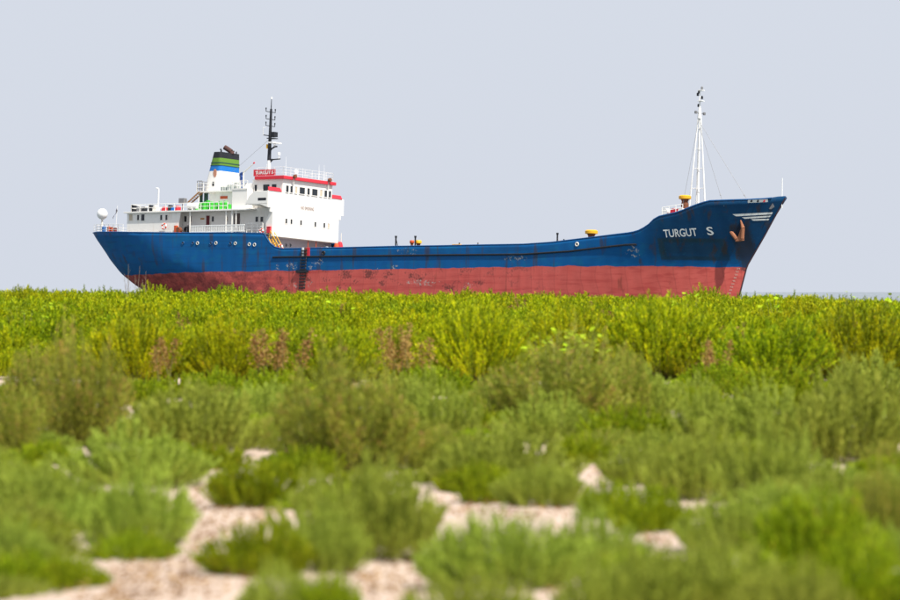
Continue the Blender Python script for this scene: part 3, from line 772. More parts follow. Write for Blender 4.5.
def stay(a, b, nm='stay'):
    m = MB(); m.tube(a, b, .016, n=5); c = Vector(a).lerp(Vector(b), .85); d = (Vector(b)-Vector(a)).normalized()*.18; m.tube(c, c+d, .045, n=6); return m.build(nm, steel, fmast)
b1 = on(752, 197.5, 1, -1.0); stay((fx0, 0, 13.0), (b1.x, -1.0, 5.15))
b2 = on(724, 199.5, 1, -3.6); stay((fx0, 0, 12.6), (b2.x, -3.6, 5.1))
b3 = on(681, 203, 1, -3.4); stay((fx0, 0, 13.6), (b3.x, -3.4, 4.4))
# jackstaff at the bow
m = MB(); xj = SX(782, 196, 0); m.tube((xj, 0, 5.1), (xj, 0, SZ(782, 178, 0)), .05, .035); m.build('jackstaff', lampw, ship)
# bow roller at the tip
x, z = rail_solve(781, 203.5)
m = MB(); m.lathe([(.3, -.4), (.22, -.2), (.22, .2), (.3, .4)], (xstem(5.3)-.5, -.55, 5.25), 12, 0, 'y'); m.build('bow_roller', steel, ship, smooth=True)

# ------------------------------------------------------------------ ventilators, posts and hatches on deck
def vent(u, vt, vb, y, wpx, zdeck, capmat=yellowp, postmat=rustm):
    a = on(u, vt, 1, y); b = on(u, vb, 1, y); r = wpx/2/10.9
    m = MB(); h = a.z-b.z
    m.lathe([(r*.86, b.z), (r, b.z+h*.12), (r, b.z+h*.75), (r*.8, a.z), (0.01, a.z+.02)], (a.x, y, 0), 20)
    o = m.build('ventilator', capmat, ship, smooth=True)
    m = MB(); m.lathe([(r*.62, b.z-.5), (r*.5, b.z-.2), (r*.72, b.z+.04)], (a.x, y, 0), 16); m.tube((a.x, y, zdeck), (a.x, y, b.z-.4), r*.62); m.build('trunk', postmat, o, smooth=True)
    return o
vent(591.5, 230, 234, -4.6, 12.5, 1.4)
vent(685, 195.3, 199.2, -2.6, 12, 4.2, yellowp, rustm)
o = vent(418.5, 240.2, 243.6, -4.8, 6.5, 1.1)
o = vent(412, 240.3, 243.4, -4.8, 4.5, 1.1, orangep)
for u, vt in ((396, 236), (415.4, 236), (557.5, 233)):
    a = on(u, vt, 1, -5.2); m = MB(); m.tube((a.x, -5.2, 1.1), (a.x, -5.2, a.z), .075); m.tube((a.x, -5.2, a.z-.15), (a.x, -5.2, a.z+.02), .11)
    if u < 400: m.tube((a.x+.22, -5.2, 2.1), (a.x+.05, -5.2, a.z-.35), .03)
    m.build('crutch_post', blackp, ship)
for u, v in ((457, 244.2), (561.5, 240.6)):
    a = on(u, v, 1, -5.0); m = MB(); m.box(a.x-.42, a.x+.42, -5.2, -4.8, 1.3, a.z); m.tube((a.x+.25, -5, a.z-.3), (a.x+.25, -5, a.z+.14), .07, mi=1); m.build('hatch_bracket', [yellowp, blackp], ship, bevel=.03)
a = on(478, 242.5, 1, -5.0); m = MB(); m.tube((a.x, -5, 1.2), (a.x, -5, a.z), .07); m.build('air_pipe', steel, ship)
# white winch housing at the forecastle break
a = on(666, 211.5, 1, -3.2)
for du, mt, wd in ((0, lampw, .5), (8, redp, .35), (12.5, redp, .3), (16, lampw, .5)):
    q = on(666+du, 211, 1, -3.4); m = MB(); m.lathe([(.3, -wd/2), (.3, wd/2)], (q.x, -3.4, q.z-.05), 14, 0, 'y'); m.box(q.x-.2, q.x+.2, -3.6, -3.2, 3.2, q.z-.1); m.build('winch', mt, ship, smooth=True)
# cargo hatches below the bulwark line
m = MB(); m.box(24.0, 39.0, -4.1, 4.1, 1.0, 1.72); hc1 = m.build('hatch_coaming', redp, ship)
m = MB(); m.box(41.0, 56.5, -4.1, 4.1, 1.0, 1.72); hc2 = m.build('hatch_coaming', redp, ship)
for c_, x0 in ((hc1, 24.0), (hc2, 41.0)):
    for k in range(6):
        m = MB(); m.box(x0+k*2.5+.04, x0+k*2.5+2.46, -4.2, 4.2, 1.72, 1.98); m.build('hatch_cover', greyp, c_, bevel=.03)
# pipes and clutter under the overhang of the bridge
for u in (308, 316):
    q = on(u, 246, 0, XF-.2); m = MB(); m.tube((XF-.2, q.y, 1.1), (XF-.2, q.y, Z0), .04); m.build('stanchion', orangep, ship)
for u in (286, 290.3):
    q = on(u, 245.2, 0, 17.6); m = MB(); m.torus((17.62, q.y, q.z), .19, .04, 'x', 14, 6); m.lathe([(.18, 0), (.18, .02)], (17.6, q.y, q.z), 14, 1, 'x'); m.build('porthole', [greyp, glass], hull)
for u, hh, mt in ((322, 1.25, rustm), (327, 1.4, steel), (331, 1.35, yellowp), (336.5, 1.9, orangep), (340, 2.1, redp)):
    q = on(u, 246, 0, XF+.5); m = MB(); m.lathe([(.28, 1.1), (.28, 1.5+hh*.7), (.2, 1.6+hh*.8), (.02, 1.6+hh*.85)], (XF+.5, q.y, 0), 12); m.build('deck_gear', mt, ship, smooth=True)
q = on(341.2, 240, 0, XF+.5); m = MB(); m.tube((XF+.5, q.y, 1.1), (XF+.5, q.y, SZ(341, 233, q.y)), .03); m.build('air_pipe', cream, ship)

# ------------------------------------------------------------------ loose things carried by the ship
def aboard(name, loc, label, cat, group=None, rot=None):
    o = bpy.data.objects.new(name, None); COL.objects.link(o)
    M = SHIP_M @ Matrix.Translation(Vector(loc))
    if rot: M = M @ rot
    o.matrix_world = M; tag(o, label, cat, group); return o
# anchor in its hawse
ancm = plain('anchor_rust', (.34, .14, .075), .8)
ax, az = rail_solve(740.5, 230); ay = -hb(ax, az)
anc = aboard('anchor', (ax, ay-.12, az), 'rusty stockless anchor hanging from the starboard bow', 'anchor')
m = MB(); m.tube((.25, .1, .3), (.0, -.05, -.75), .14, .18, 8); m.build('shank', ancm, anc)
m = MB(); m.hexa([(-.35, -.22, -1.05), (.4, -.22, -.95), (.4, .16, -.95), (-.35, .16, -1.05)], [(-.28, -.2, -.6), (.35, -.2, -.5), (.35, .14, -.5), (-.28, .14, -.6)]); m.build('crown', ancm, anc, bevel=.05)
for a_, b_, c_ in (((-.25, -.1, -.8), (-.85, -.2, -.1), (-.95, -.24, .35)), ((.3, -.1, -.75), (.42, -.22, .15), (.2, -.26, .85))):
    m = MB(); m.tube(a_, b_, .19, .17, 8); m.tube(b_, c_, .19, .05, 8); m.build('fluke', ancm, anc, smooth=True)
# lifebuoys
lb_or = plain('lifebuoy_orange', (.75, .06, .03), .5)
for u, v, y, lab, ax_ in ((164, 226.3, -5.68, 'red and white lifebuoy on the rail of the after deck house', 'y'), (280.2, 247.4, -5.3, 'red and white lifebuoy at the foot of the yellow stairs', 'y'), (261.5, 231, -5.72, 'small red and white lifebuoy on the white rail beside the bridge', 'y')):
    p = on(u, v, 1, y); o = aboard('lifebuoy', (p.x, y, p.z), lab, 'lifebuoy', 'lifebuoys of the ship')
    m = MB(); m.torus((0, 0, 0), .17 if 261 < u < 262 else .24, .08, ax_, 24, 8, 0, 1); m.build('ring', [lb_or, lampw], o, smooth=True)
    m = MB(); m.path([(.33*cos(a), 0, .33*sin(a)) for a in np.linspace(0, 2*pi, 17)], .012, 5); m.build('grab_line', cream, o)
# red hose box at the stairs head
p = on(268.3, 231.3, 1, -5.6); o = aboard('hose_box', (p.x, -5.45, ZP), 'red fire hose box at the head of the yellow stairs', 'box')
m = MB(); m.box(-.2, .2, -.18, .18, 0, .55); m.build('body', redp, o, bevel=.02); m = MB(); m.box(-.22, .22, -.2, .2, .55, .62); m.build('lid', redp, o, bevel=.02)
# life raft canister
p = on(193, 205.6, 1, -4.9); o = aboard('life_raft_canister', (p.x, -4.9, ZB+.04), 'white life raft canister lying on the boat deck', 'life raft')
m = MB(); m.lathe([(.05, -.62), (.24, -.6), (.3, -.5), (.3, .5), (.24, .6), (.05, .62)], (0, 0, .42), 16, 0, 'x'); m.build('shell', lampw, o, smooth=True)
m = MB()
for s in (-.35, .35): m.box(s-.05, s+.05, -.3, .3, 0, .2)
m.build('cradle', steel, o)
# green drums on the boat deck
gdrum = paint('green_drum_paint', (0.06, 0.52, 0.05), .45, .15)
k = 0
for u, hpx in ((196.5, .55), (200.5, .72), (204.6, .8), (207.2, .95), (211.5, .8), (215.5, .75), (220.5, .82), (224.8, .85), (229.5, .5)):
    x = SX(u, 208, -4.85); o = aboard('drum', (x, -4.85+.12*(k % 2), ZB+.04), 'bright green drum behind the boat deck rail, %s from the left' % ('first', 'second', 'third', 'fourth', 'fifth', 'sixth', 'seventh', 'eighth', 'ninth')[k], 'drum', 'green drums on the boat deck')
    m = MB(); r = .2; h = hpx
    m.lathe([(r, 0), (r, h*.32), (r+.018, h*.34), (r, h*.36), (r, h*.64), (r+.018, h*.66), (r, h*.68), (r, h), (r-.03, h), (r-.03, h-.02)], (0, 0, 0), 16); m.build('barrel', gdrum, o, smooth=True)
    m = MB(); m.lathe([(.04, h-.03), (.04, h+.02)], (.09, 0, 0), 8); m.build('bung', lampw, o); k += 1
# bins at the stern
for u, mt, r, h, lab in ((103.2, bluep, .2, .62, 'blue bin standing at the stern rail'), (108.5, orangep, .2, .62, 'orange red bin beside the blue bin at the stern'), (111.3, orangep, .16, .58, 'narrow orange red bin nearer the flagstaff'), (114.6, paint('brown_red_paint', (.22, .04, .04), .6, .2), .18, .5, 'brown red bin at the foot of the flagstaff')):
    x = SX(u, 230, -3.6); z = poopz(x)-.03
    o = aboard('bin', (x, -3.5, z), lab, 'bin', 'bins on the stern deck')
    m = MB(); m.lathe([(r*.85, 0), (r, h*.9), (r*1.06, h*.9), (r*1.06, h)], (0, 0, 0), 14); m.build('body', mt, o, smooth=True)
    m = MB(); m.lathe([(r*.9, h), (r*.6, h+.06), (.02, h+.08)], (0, 0, 0), 14); m.build('lid', blackp if u > 110 else mt, o, smooth=True)
# flagstaff with a limp flag
x = SX(115.5, 232, -3.0); z = poopz(x)-.05; zt = SZ(117.5, 205.5, -3.0)
o = aboard('flagstaff', (x, -3.0, z), 'thin white flagstaff with a limp dark flag at the stern', 'flagstaff')
m = MB(); m.tube((0, 0, 0), (.15, 0, zt-z), .03, .02); m.build('staff', lampw, o)
m = MB()
L = []
for i in range(9):
    t_ = i/8
    for j in range(5):
        s_ = j/4; L.append((.14-.55*s_*t_**.6*.9-.04*sin(6*t_+3*s_), .05*sin(8*t_+5*s_), zt-z-.12-.85*t_*(.55+.45*s_)-.35*s_))
m.add(L, [(i*5+j, i*5+j+1, (i+1)*5+j+1, (i+1)*5+j) for i in range(8) for j in range(4)]); fo = m.build('flag', plain('faded_flag', (.10, .07, .11), .8), o, recalc=False)
fo.modifiers.new('cloth', 'SOLIDIFY').thickness = .006
# stowed gangway along the poop rail
g0, g1 = SX(191, 228, -5.85), SX(245, 228, -5.85)
o = aboard('gangway', ((g0+g1)/2, -5.88, ZP), 'white metal gangway stowed along the poop rail', 'gangway')
Lg = (g1-g0)/2
for z in (.22, .82):
    m = MB(); m.box(-Lg, Lg, -.06, .02, z-.045, z+.045); m.build('side_beam', lampw, o)
n = 38
me0 = None
for k in range(n):
    xx = -Lg+.1+(2*Lg-.2)*k/(n-1)
    if me0 is None:
        m = MB(); m.box(-.035, .035, -.05, .01, .265, .775); ro = m.build('rung', lampw, o); me0 = ro.data; ro.location.x = xx
    else:
        r2 = bpy.data.objects.new('rung', me0); COL.objects.link(r2); r2.parent = o; r2.location.x = xx
m = MB()
for xx in (-Lg+.6, 0, Lg-.6): m.box(xx-.06, xx+.06, -.03, .05, 0, .2)
m.build('support', steel, o)
# orange reel and black hose coil beside the recess
p = on(177.3, 227.5, 1, -5.5); o = aboard('hose_reel', (p.x, -5.45, ZP-.02), 'orange red hose reel frame on the poop deck beside the gangway', 'reel')
m = MB(); m.box(-.3, -.05, -.2, .2, 0, .95); m.box(.3, .38, -.2, .2, 0, .7); m.build('frame', orangep, o, bevel=.03); m = MB(); m.lathe([(.12, -.18), (.3, -.18), (.3, .18), (.12, .18)], (.15, 0, .5), 14, 0, 'y'); m.build('reel', rustm, o)
p = on(187.3, 228, 1, -5.3); o = aboard('hose_coil', (p.x, -5.3, ZP), 'black coil of hose hung up on the poop deck', 'hose')
m = MB()
for k in range(4): m.torus((0, -.12+.08*k, .48), .3-.02*(k % 2), .055, 'y', 20, 6)
m.build('coil', plain('black_rubber', (.015, .015, .018), .7), o, smooth=True)
m = MB(); m.box(-.04, .04, -.1, .2, 0, .95); m.build('peg', steel, o)
# rope ladder down the side
x0, z0 = rail_solve(304.6, 257); x1, z1 = rail_solve(302.4, 289)
o = aboard('pilot_ladder', (x0, -hb(x0, z0)-.12, zrail(x0)), 'dark rope ladder hanging down the side below the boarding gate', 'ladder')
H = zrail(x0)-z1; yo = -hb(x0, z0)-.12
nr = 13
def lad(t_):
    z = zrail(x0)-H*t_; x = x0+(x1-x0)*t_; return Vector((x-x0, -hb(x, z)-.1-yo, -H*t_))
for s in (-.3, .3):
    m = MB(); m.path([lad(k/nr)+Vector((s, 0, 0)) for k in range(nr+1)], .03, 6); m.build('side_rope', rope, o)
for k in range(nr):
    p = lad((k+.7)/nr); m = MB(); m.box(p.x-.34, p.x+.34, p.y-.06, p.y+.05, p.z-.045, p.z+.045); m.build('step', blackp, o)
x2, z2 = rail_solve(303.5, 271.5); m = MB(); m.box(-.75, .62, -.1-.0, .06, z2-zrail(x0)-.12, z2-zrail(x0)+.12); pl = m.build('spreader', blackp, o); pl.location = (x2-x0, -hb(x2, z2)-.12-yo, 0)

# ------------------------------------------------------------------ plants
def leaf_mat(name, dark, mid, light, dry=None, trans=0.20, rough=0.6):
    t = NT(name, rough, 0.2)
    at = t.n('ShaderNodeAttribute', attribute_name='tint'); oi = t.n('ShaderNodeObjectInfo'); bh = t.n('ShaderNodeAttribute', attribute_name='bush_hue', attribute_type='INSTANCER')
    ra = t.n('ShaderNodeValToRGB'); t.l(at.outputs['Fac'], ra.inputs[0])
    e = ra.color_ramp.elements; e[0].position = 0.0; e[0].color = (*dark, 1); e[1].position = 0.55; e[1].color = (*mid, 1)
    k = e.new(0.9 if dry else 1.0); k.color = (*light, 1)
    if dry: k2 = e.new(0.97); k2.color = (*dry, 1)
    hs = t.n('ShaderNodeHueSaturation'); t.l(ra.outputs[0], hs.inputs['Color'])
    t.l(t.math('MULTIPLY_ADD', t.math('ADD', oi.outputs['Random'], bh.outputs['Fac']), 0.022, 0.490), hs.inputs['Hue'])
    t.l(t.math('MULTIPLY_ADD', t.math('SUBTRACT', oi.outputs['Random'], bh.outputs['Fac']), 0.26, 0.88), hs.inputs['Value'])
    t.l(hs.outputs[0], t.b.inputs['Base Color'])
    tr = t.n('ShaderNodeBsdfTranslucent'); t.l(hs.outputs[0], tr.inputs[0])
    mx = t.n('ShaderNodeMixShader'); mx.inputs[0].default_value = trans
    o = t.t.nodes['Material Output']; t.l(t.b.outputs[0], mx.inputs[1]); t.l(tr.outputs[0], mx.inputs[2]); t.l(mx.outputs[0], o.inputs[0])
    return t.m
M_GREY = leaf_mat('saltbush_leaf', (0.14, 0.19, 0.018), (0.30, 0.375, 0.042), (0.49, 0.57, 0.085))
M_VIVID = leaf_mat('green_herb_leaf', (0.11, 0.165, 0.002), (0.225, 0.305, 0.004), (0.40, 0.48, 0.010), (0.40, 0.27, 0.03))
M_OLIVE = leaf_mat('tamarisk_leaf', (0.10, 0.14, 0.012), (0.25, 0.29, 0.026), (0.40, 0.42, 0.05), (0.46, 0.29, 0.09))
M_YELLOW = leaf_mat('goosefoot_leaf', (0.06, 0.10, 0.001), (0.27, 0.34, 0.002), (0.62, 0.63, 0.004), (0.55, 0.38, 0.02))
M_RUSSET = leaf_mat('seed_head', (0.20, 0.11, 0.025), (0.34, 0.20, 0.06), (0.44, 0.30, 0.10))
M_BROAD = leaf_mat('broad_leaf', (0.20, 0.32, 0.004), (0.34, 0.48, 0.006), (0.48, 0.62, 0.01))
M_STEM = plain('plant_stem', (0.17, 0.17, 0.05), 0.8)
M_DRY = plain('dry_stem', (0.38, 0.31, 0.20), 0.9)

def unit(a): return a/np.maximum(1e-9, np.linalg.norm(a, axis=-1, keepdims=True))

def gen_shrub(rng, H, Rd, plumes, leaves, ll, lw, spread=0.6, t0=0.3, dome=0.6, up=0.35, lean=(0, 0), lobes=7, lobe_amp=0.3, tipfluff=1.0, dryp=0.0, wob=0.85):
    """plumes of small leaves growing from a root stock; returns foliage and stem arrays"""
    ph = rng.uniform(0, 2*pi, plumes); rho = rng.uniform(0, 1, plumes)**0.45
    lph = rng.uniform(0, 2*pi, lobes); lr = np.sqrt(rng.uniform(0, 1, lobes)); la = rng.uniform(-1, 1, lobes)
    px_, py_ = rho*np.cos(ph), rho*np.sin(ph)
    bump = np.zeros(plumes)
    for k in range(lobes):
        d2 = (px_-lr[k]*cos(lph[k]))**2+(py_-lr[k]*sin(lph[k]))**2; bump += la[k]*np.exp(-d2/0.09)
    hz = H*(1-dome*rho**2.2)*(1+lobe_amp*bump)*rng.uniform(0.78, 1.08, plumes)
    rr = 1+0.12*np.sin(3*ph+lph[0])+0.08*np.sin(5*ph+lph[1])
    tip = np.stack([px_*Rd*rr+lean[0]*hz, py_*Rd*rr+lean[1]*hz, hz], 1)
    base = np.stack([px_*Rd*(1-spread)*0.9, py_*Rd*(1-spread)*0.9, np.full(plumes, -0.03)], 1)
    ctl = base*0.4+tip*0.6; ctl[:, 2] = hz*rng.uniform(0.32, 0.55, plumes)
    ctl[:, :2] += rng.normal(0, Rd*0.05, (plumes, 2))
    t = t0+(1-t0)*rng.uniform(0, 1, (plumes, leaves))**0.8
    def bez(t): return ((1-t)**2)[..., None]*base[:, None]+(2*t*(1-t))[..., None]*ctl[:, None]+(t**2)[..., None]*tip[:, None]
    P = bez(t); T = unit(2*(1-t)[..., None]*(ctl-base)[:, None]+2*t[..., None]*(tip-ctl)[:, None])
    P = P+rng.normal(0, 1, P.shape)*(0.026*tipfluff*(H/0.6))*(1.12-t)[..., None]
    D = unit(T*1.0+unit(rng.normal(0, 1, P.shape))*wob+np.array([0, 0, up]))
    S = unit(np.cross(D, rng.normal(0, 1, P.shape)))
    L = ll*rng.uniform(0.6, 1.25, t.shape)[..., None]; Wd = lw*rng.uniform(0.7, 1.2, t.shape)[..., None]
    a = P; b = P+D*L*0.45+S*Wd*0.5; c = P+D*L; d = P+D*L*0.45-S*Wd*0.5
    V = np.stack([a, b, c, d], 2).reshape(-1, 3)
    pl = rng.uniform(0, 1, plumes)[:, None]
    tint = np.clip(0.56+0.5*(pl-0.5)+rng.normal(0, 0.16, t.shape), 0.02, 0.9)   # every sprig has its own green
    if dryp: tint = np.where((rng.uniform(0, 1, t.shape) < dryp*(0.3+1.6*(pl > 0.6))) & (t > 0.55), 1.0, tint)
    tint = np.repeat(tint.reshape(-1), 4)
    # stems: thin three sided ribbons
    ts = np.linspace(0, 0.97, 5)[None].repeat(plumes, 0); C = bez(ts); w_ = 0.006*(1.1-ts)[..., None]*(H/0.6)
    sd = unit(np.cross(tip-base, rng.normal(0, 1, tip.shape)))[:, None]
    SV = np.stack([C-sd*w_, C+sd*w_], 2).reshape(-1, 3)
    SF = []
    for p in range(plumes):
        for k in range(4):
            o = p*10+k*2; SF.append((o, o+1, o+3, o+2))
    return V, tint, SV, SF

def mesh_np(name, V, tint, mat, quads=True, SV=None, SF=None, smat=None):
    me = bpy.data.meshes.new(name); n = len(V)
    F_ = np.arange(n).reshape(-1, 4)
    allV = V; nf = len(F_); faces = F_
    if SV is not None:
        allV = np.concatenate([V, SV]); faces = np.concatenate([F_, np.array(SF)+n]); tint = np.concatenate([tint, np.full(len(SV), 0.2)])
    me.vertices.add(len(allV)); me.vertices.foreach_set('co', allV.astype(np.float32).reshape(-1))
    me.loops.add(faces.size); me.loops.foreach_set('vertex_index', faces.reshape(-1).astype(np.int32))
    me.polygons.add(len(faces)); me.polygons.foreach_set('loop_start', np.arange(0, faces.size, 4, dtype=np.int32))
    me.materials.append(mat)
    if SV is not None:
        me.materials.append(smat); mi = np.zeros(len(faces), dtype=np.int32); mi[nf:] = 1; me.polygons.foreach_set('material_index', mi)
    at = me.attributes.new('tint', 'FLOAT', 'POINT'); at.data.foreach_set('value', tint.astype(np.float32))
    me.update(calc_edges=True); return me

def stem_mesh(name, SV, SF, mat):
    me = bpy.data.meshes.new(name); me.from_pydata([tuple(v) for v in SV], [], SF); me.materials.append(mat); me.update(); return me

# prototypes are 1 m high and 1 m in radius when H = R = 1: build at true size, scale lightly
SPEC = {
    'grey':   dict(n=7, H=0.62, R=0.62, plumes=190, leaves=96, ll=0.046, lw=0.013, spread=0.38, t0=0.25, dome=0.58, up=0.9, lobes=10, lobe_amp=0.24, wob=0.6, mat=M_GREY),
    'vivid':  dict(n=5, H=0.50, R=0.58, plumes=180, leaves=82, ll=0.046, lw=0.015, spread=0.40, t0=0.20, dome=0.60, up=0.8, lobes=9, lobe_amp=0.24, wob=0.65, mat=M_VIVID, dryp=0.02),
    'olive':  dict(n=5, H=1.05, R=0.85, plumes=190, leaves=110, ll=0.058, lw=0.016, spread=0.62, t0=0.15, dome=0.50, up=0.3, lobes=14, lobe_amp=0.30, mat=M_OLIVE, dryp=0.09, tipfluff=1.6),
    'mound':  dict(n=4, H=1.25, R=1.25, plumes=420, leaves=84, ll=0.075, lw=0.019, spread=0.8, t0=0.35, dome=0.62, up=0.75, lobes=14, lobe_amp=0.16, mat=M_YELLOW, lean=(-0.08, 0.0), tipfluff=0.55, dryp=0.008),
    'yellow': dict(n=7, H=0.95, R=0.55, plumes=85, leaves=84, ll=0.075, lw=0.019, spread=0.6, t0=0.25, dome=0.38, up=0.65, lobes=7, lobe_amp=0.22, mat=M_YELLOW, lean=(-0.10, 0.0), tipfluff=0.8, dryp=0.008),
}
PROTO = {}
for key, sp in SPEC.items():
    L = []
    for i in range(sp['n']):
        a = {k: v for k, v in sp.items() if k not in ('n', 'mat', 'H', 'R')}
        V, tint, SV, SF = gen_shrub(np.random.default_rng(100+17*i+len(key)*1000), sp['H'], sp['R'], **a)
        L.append((mesh_np(key+'_foliage', V, tint, sp['mat']), stem_mesh(key+'_stems', SV, SF, M_STEM)))
    PROTO[key] = L
NAME = {'grey': 'saltbush', 'vivid': 'low_shrub', 'olive': 'tamarisk_bush', 'yellow': 'goosefoot_plant', 'mound': 'goosefoot_bush'}
_cnt = {k: 0 for k in SPEC}
PLACED = []
def shrub(key, pos, rad, h, label, group=None, rz=None, cat='shrub'):
    i = _cnt[key]; _cnt[key] += 1; fm, sm = PROTO[key][i % len(PROTO[key])]
    o = bpy.data.objects.new(NAME[key], None); COL.objects.link(o)
    o.location = pos; o.rotation_euler = (0, 0, random.uniform(0, 2*pi) if rz is None else rz)
    o.scale = (rad/SPEC[key]['R'], rad/SPEC[key]['R'], h/SPEC[key]['H'])
    tag(o, label, cat, group)
    for nm, me in (('foliage', fm), ('stems', sm)):
        c = bpy.data.objects.new(nm, me); COL.objects.link(c); c.parent = o
    PLACED.append((pos[0], pos[1], rad)); return o

def shrub_px(key, u, vb, wpx, hpx, label, group=None):
    """shrub whose front foot is seen at (u, vb), wpx wide and hpx tall in the photograph"""
    g = px_ground(u, vb); rad = wpx/2*g.y/F; y = g.y+rad*0.75; x = (u-450)/F*y; z = ground_z(x, y)
    top = HC+(HY-(vb-hpx))/F*y
    return shrub(key, (x, y, z-.02), rad*1.17, max(0.12, (top-z)*1.12), label, group)

SH = [
 # u, foot v, width, height, kind, label
 ('olive', 82, 448, 92, 96, 'tall olive brown tamarisk bush near the left edge'),
 ('olive', 10, 458, 66, 66, 'smaller olive bush cut by the left edge of the picture'),
 ('olive', 38, 420, 60, 62, 'olive bush half hidden behind the tall tamarisk at the left'),
 ('grey', 190, 455, 138, 66, 'broad grey green saltbush right of the tall left tamarisk'),
 ('olive', 352, 476, 146, 100, 'biggest olive brown tamarisk bush left of the centre'),
 ('olive', 302, 462, 80, 66, 'olive bush leaning against the left side of the central tamarisk'),
 ('olive', 560, 436, 125, 82, 'olive tamarisk bush right of the centre below the bright broad leaves'),
 ('olive', 505, 420, 66, 48, 'low olive bush at the left foot of the right central tamarisk'),
 ('olive', 622, 425, 56, 66, 'brown topped bush right of the right central tamarisk'),
 ('grey', 640, 424, 74, 58, 'blue green saltbush beside the narrow sand track on the right'),
 ('vivid', 632, 446, 84, 40, 'dark green low shrub left of the narrow sand track'),
 ('grey', 135, 488, 160, 50, 'long low saltbush in front of the broad left saltbush'),
 ('vivid', 42, 466, 60, 24, 'small bright green shrub at the foot of the left tamarisk'),
 ('grey', 40, 530, 120, 62, 'wide saltbush at the left edge above the sand'),
 ('grey', 138, 548, 116, 68, 'rounded saltbush left of the sand path'),
 ('vivid', 130, 562, 84, 30, 'low yellowish shrub on the lower left edge of the sand path'),
 ('vivid', 255, 508, 98, 46, 'bright green shrub right of the upper sand path'),
 ('vivid', 258, 578, 108, 56, 'dark green shrub with a shaded foot right of the lower sand path'),
 ('vivid', 300, 480, 70, 34, 'green shrub under the left central olive bush'),
 ('grey', 362, 562, 158, 100, 'largest foreground saltbush left of the central sand track'),
 ('grey', 320, 574, 92, 60, 'saltbush joined to the left of the largest foreground saltbush'),
 ('grey', 500, 494, 145, 62, 'wide saltbush behind the central sand strip'),
 ('vivid', 486, 504, 62, 38, 'small green shrub at the left end of the central sand strip'),
 ('grey', 545, 508, 88, 44, 'fan shaped green saltbush along the back of the central sand strip'),
 ('grey', 436, 440, 92, 52, 'pale saltbush between the two central tamarisks'),
 ('grey', 420, 470, 76, 40, 'pale green saltbush right of the biggest tamarisk'),
 ('vivid', 465, 436, 62, 30, 'bright green shrub in the gap between the central tamarisks'),
 ('grey', 555, 446, 104, 44, 'grey green saltbush in front of the right central tamarisk'),
 ('grey', 500, 592, 168, 78, 'large saltbush below the central sand strip'),
 ('grey', 592, 576, 92, 58, 'saltbush right of the large one below the sand strip'),
 ('grey', 708, 446, 74, 52, 'saltbush with a dark side just right of the narrow sand track'),
 ('grey', 772, 452, 120, 62, 'grey green saltbush in the middle of the right side'),
 ('grey', 846, 466, 132, 78, 'tallest grey green saltbush at the right side'),
 ('grey', 868, 410, 92, 48, 'saltbush at the right edge close to the thicket'),
 ('vivid', 778, 412, 104, 42, 'dark green low shrub in front of the thicket at the right'),
 ('grey', 700, 502, 112, 64, 'saltbush right of the small sand hollow with a dark foot'),
 ('grey', 640, 486, 74, 42, 'low saltbush left of the small sand hollow'),
 ('grey', 778, 508, 118, 68, 'feathery saltbush behind the sand hollow at the right'),
 ('vivid', 648, 534, 80, 48, 'yellow green shrub between the two right sand patches'),
 ('vivid', 606, 520, 50, 42, 'small yellow green shrub at the right end of the central sand strip'),
 ('grey', 732, 556, 108, 58, 'saltbush just right of the lower right sand patch'),
 ('vivid', 812, 578, 116, 80, 'bright green shrub in the lower right'),
 ('olive', 884, 552, 78, 74, 'olive bush at the lower right edge'),
 ('olive', 884, 472, 46, 30, 'brownish bush at the right edge behind the lower olive bush'),
 ('grey', 700, 622, 190, 76, 'blurred saltbush along the bottom edge right of the centre'),
 ('grey', 620, 628, 130, 66, 'blurred saltbush at the bottom edge below the right sand patch'),
 ('vivid', 868, 628, 130, 84, 'yellow green shrub filling the bottom right corner'),
 ('grey', 790, 634, 120, 66, 'blurred saltbush at the bottom edge left of the corner shrub'),
 ('grey', 285, 622, 96, 50, 'saltbush at the bottom edge right of the lower sand path'),
 ('grey', 470, 634, 130, 58, 'saltbush at the bottom edge below the large central one'),
 ('vivid', 330, 622, 60, 50, 'small green shrub at the bottom edge left of the sand spot'),
 ('grey', 15, 572, 80, 46, 'low saltbush at the left edge in the lower corner'),
 ('vivid', 70, 590, 70, 34, 'low green shrub in the bottom left corner'),
 ('vivid', 215, 470, 70, 26, 'green shrub at the foot of the broad left saltbush'),
 ('vivid', 700, 412, 50, 24, 'small green shrub behind the narrow sand track'),
 ('grey', 395, 410, 70, 34, 'pale saltbush at the foot of the dark thicket hollow'),
 ('grey', 255, 425, 92, 40, 'yellowish saltbush behind the broad left saltbush'),
 ('vivid', 222, 402, 64, 28, 'bright green shrub at the foot of the left thicket'),
 ('grey', 690, 408, 60, 26, 'pale low saltbush in front of the right thicket'),
 ('vivid', 432, 396, 74, 28, 'small shrub at the mouth of the dark thicket hollow'),
 ('vivid', 714, 394, 70, 30, 'small shrub at the foot of the thicket below the stem'),
 ('vivid', 182, 399, 60, 26, 'bright green shrub left at the foot of the thicket below the funnel'),
 ('vivid', 275, 398, 66, 26, 'bright green shrub at the foot of the thicket below the bridge'),
 ('grey', 655, 461, 70, 30, 'low saltbush across the lower end of the narrow sand track'),
 ('vivid', 582, 464, 62, 28, 'low green shrub left of the small sand gap in the middle'),
 ('vivid', 355, 497, 70, 26, 'low green shrub behind the largest foreground saltbush'),
 ('grey', 8, 500, 70, 40, 'saltbush cut by the left edge below the olive bush'),
 ('vivid', 140, 404, 60, 24, 'small shrub behind the tall left tamarisk'),
]
for key, u, vb, wp, hp, lab in SH: shrub_px(key, u, vb, wp, hp, lab)

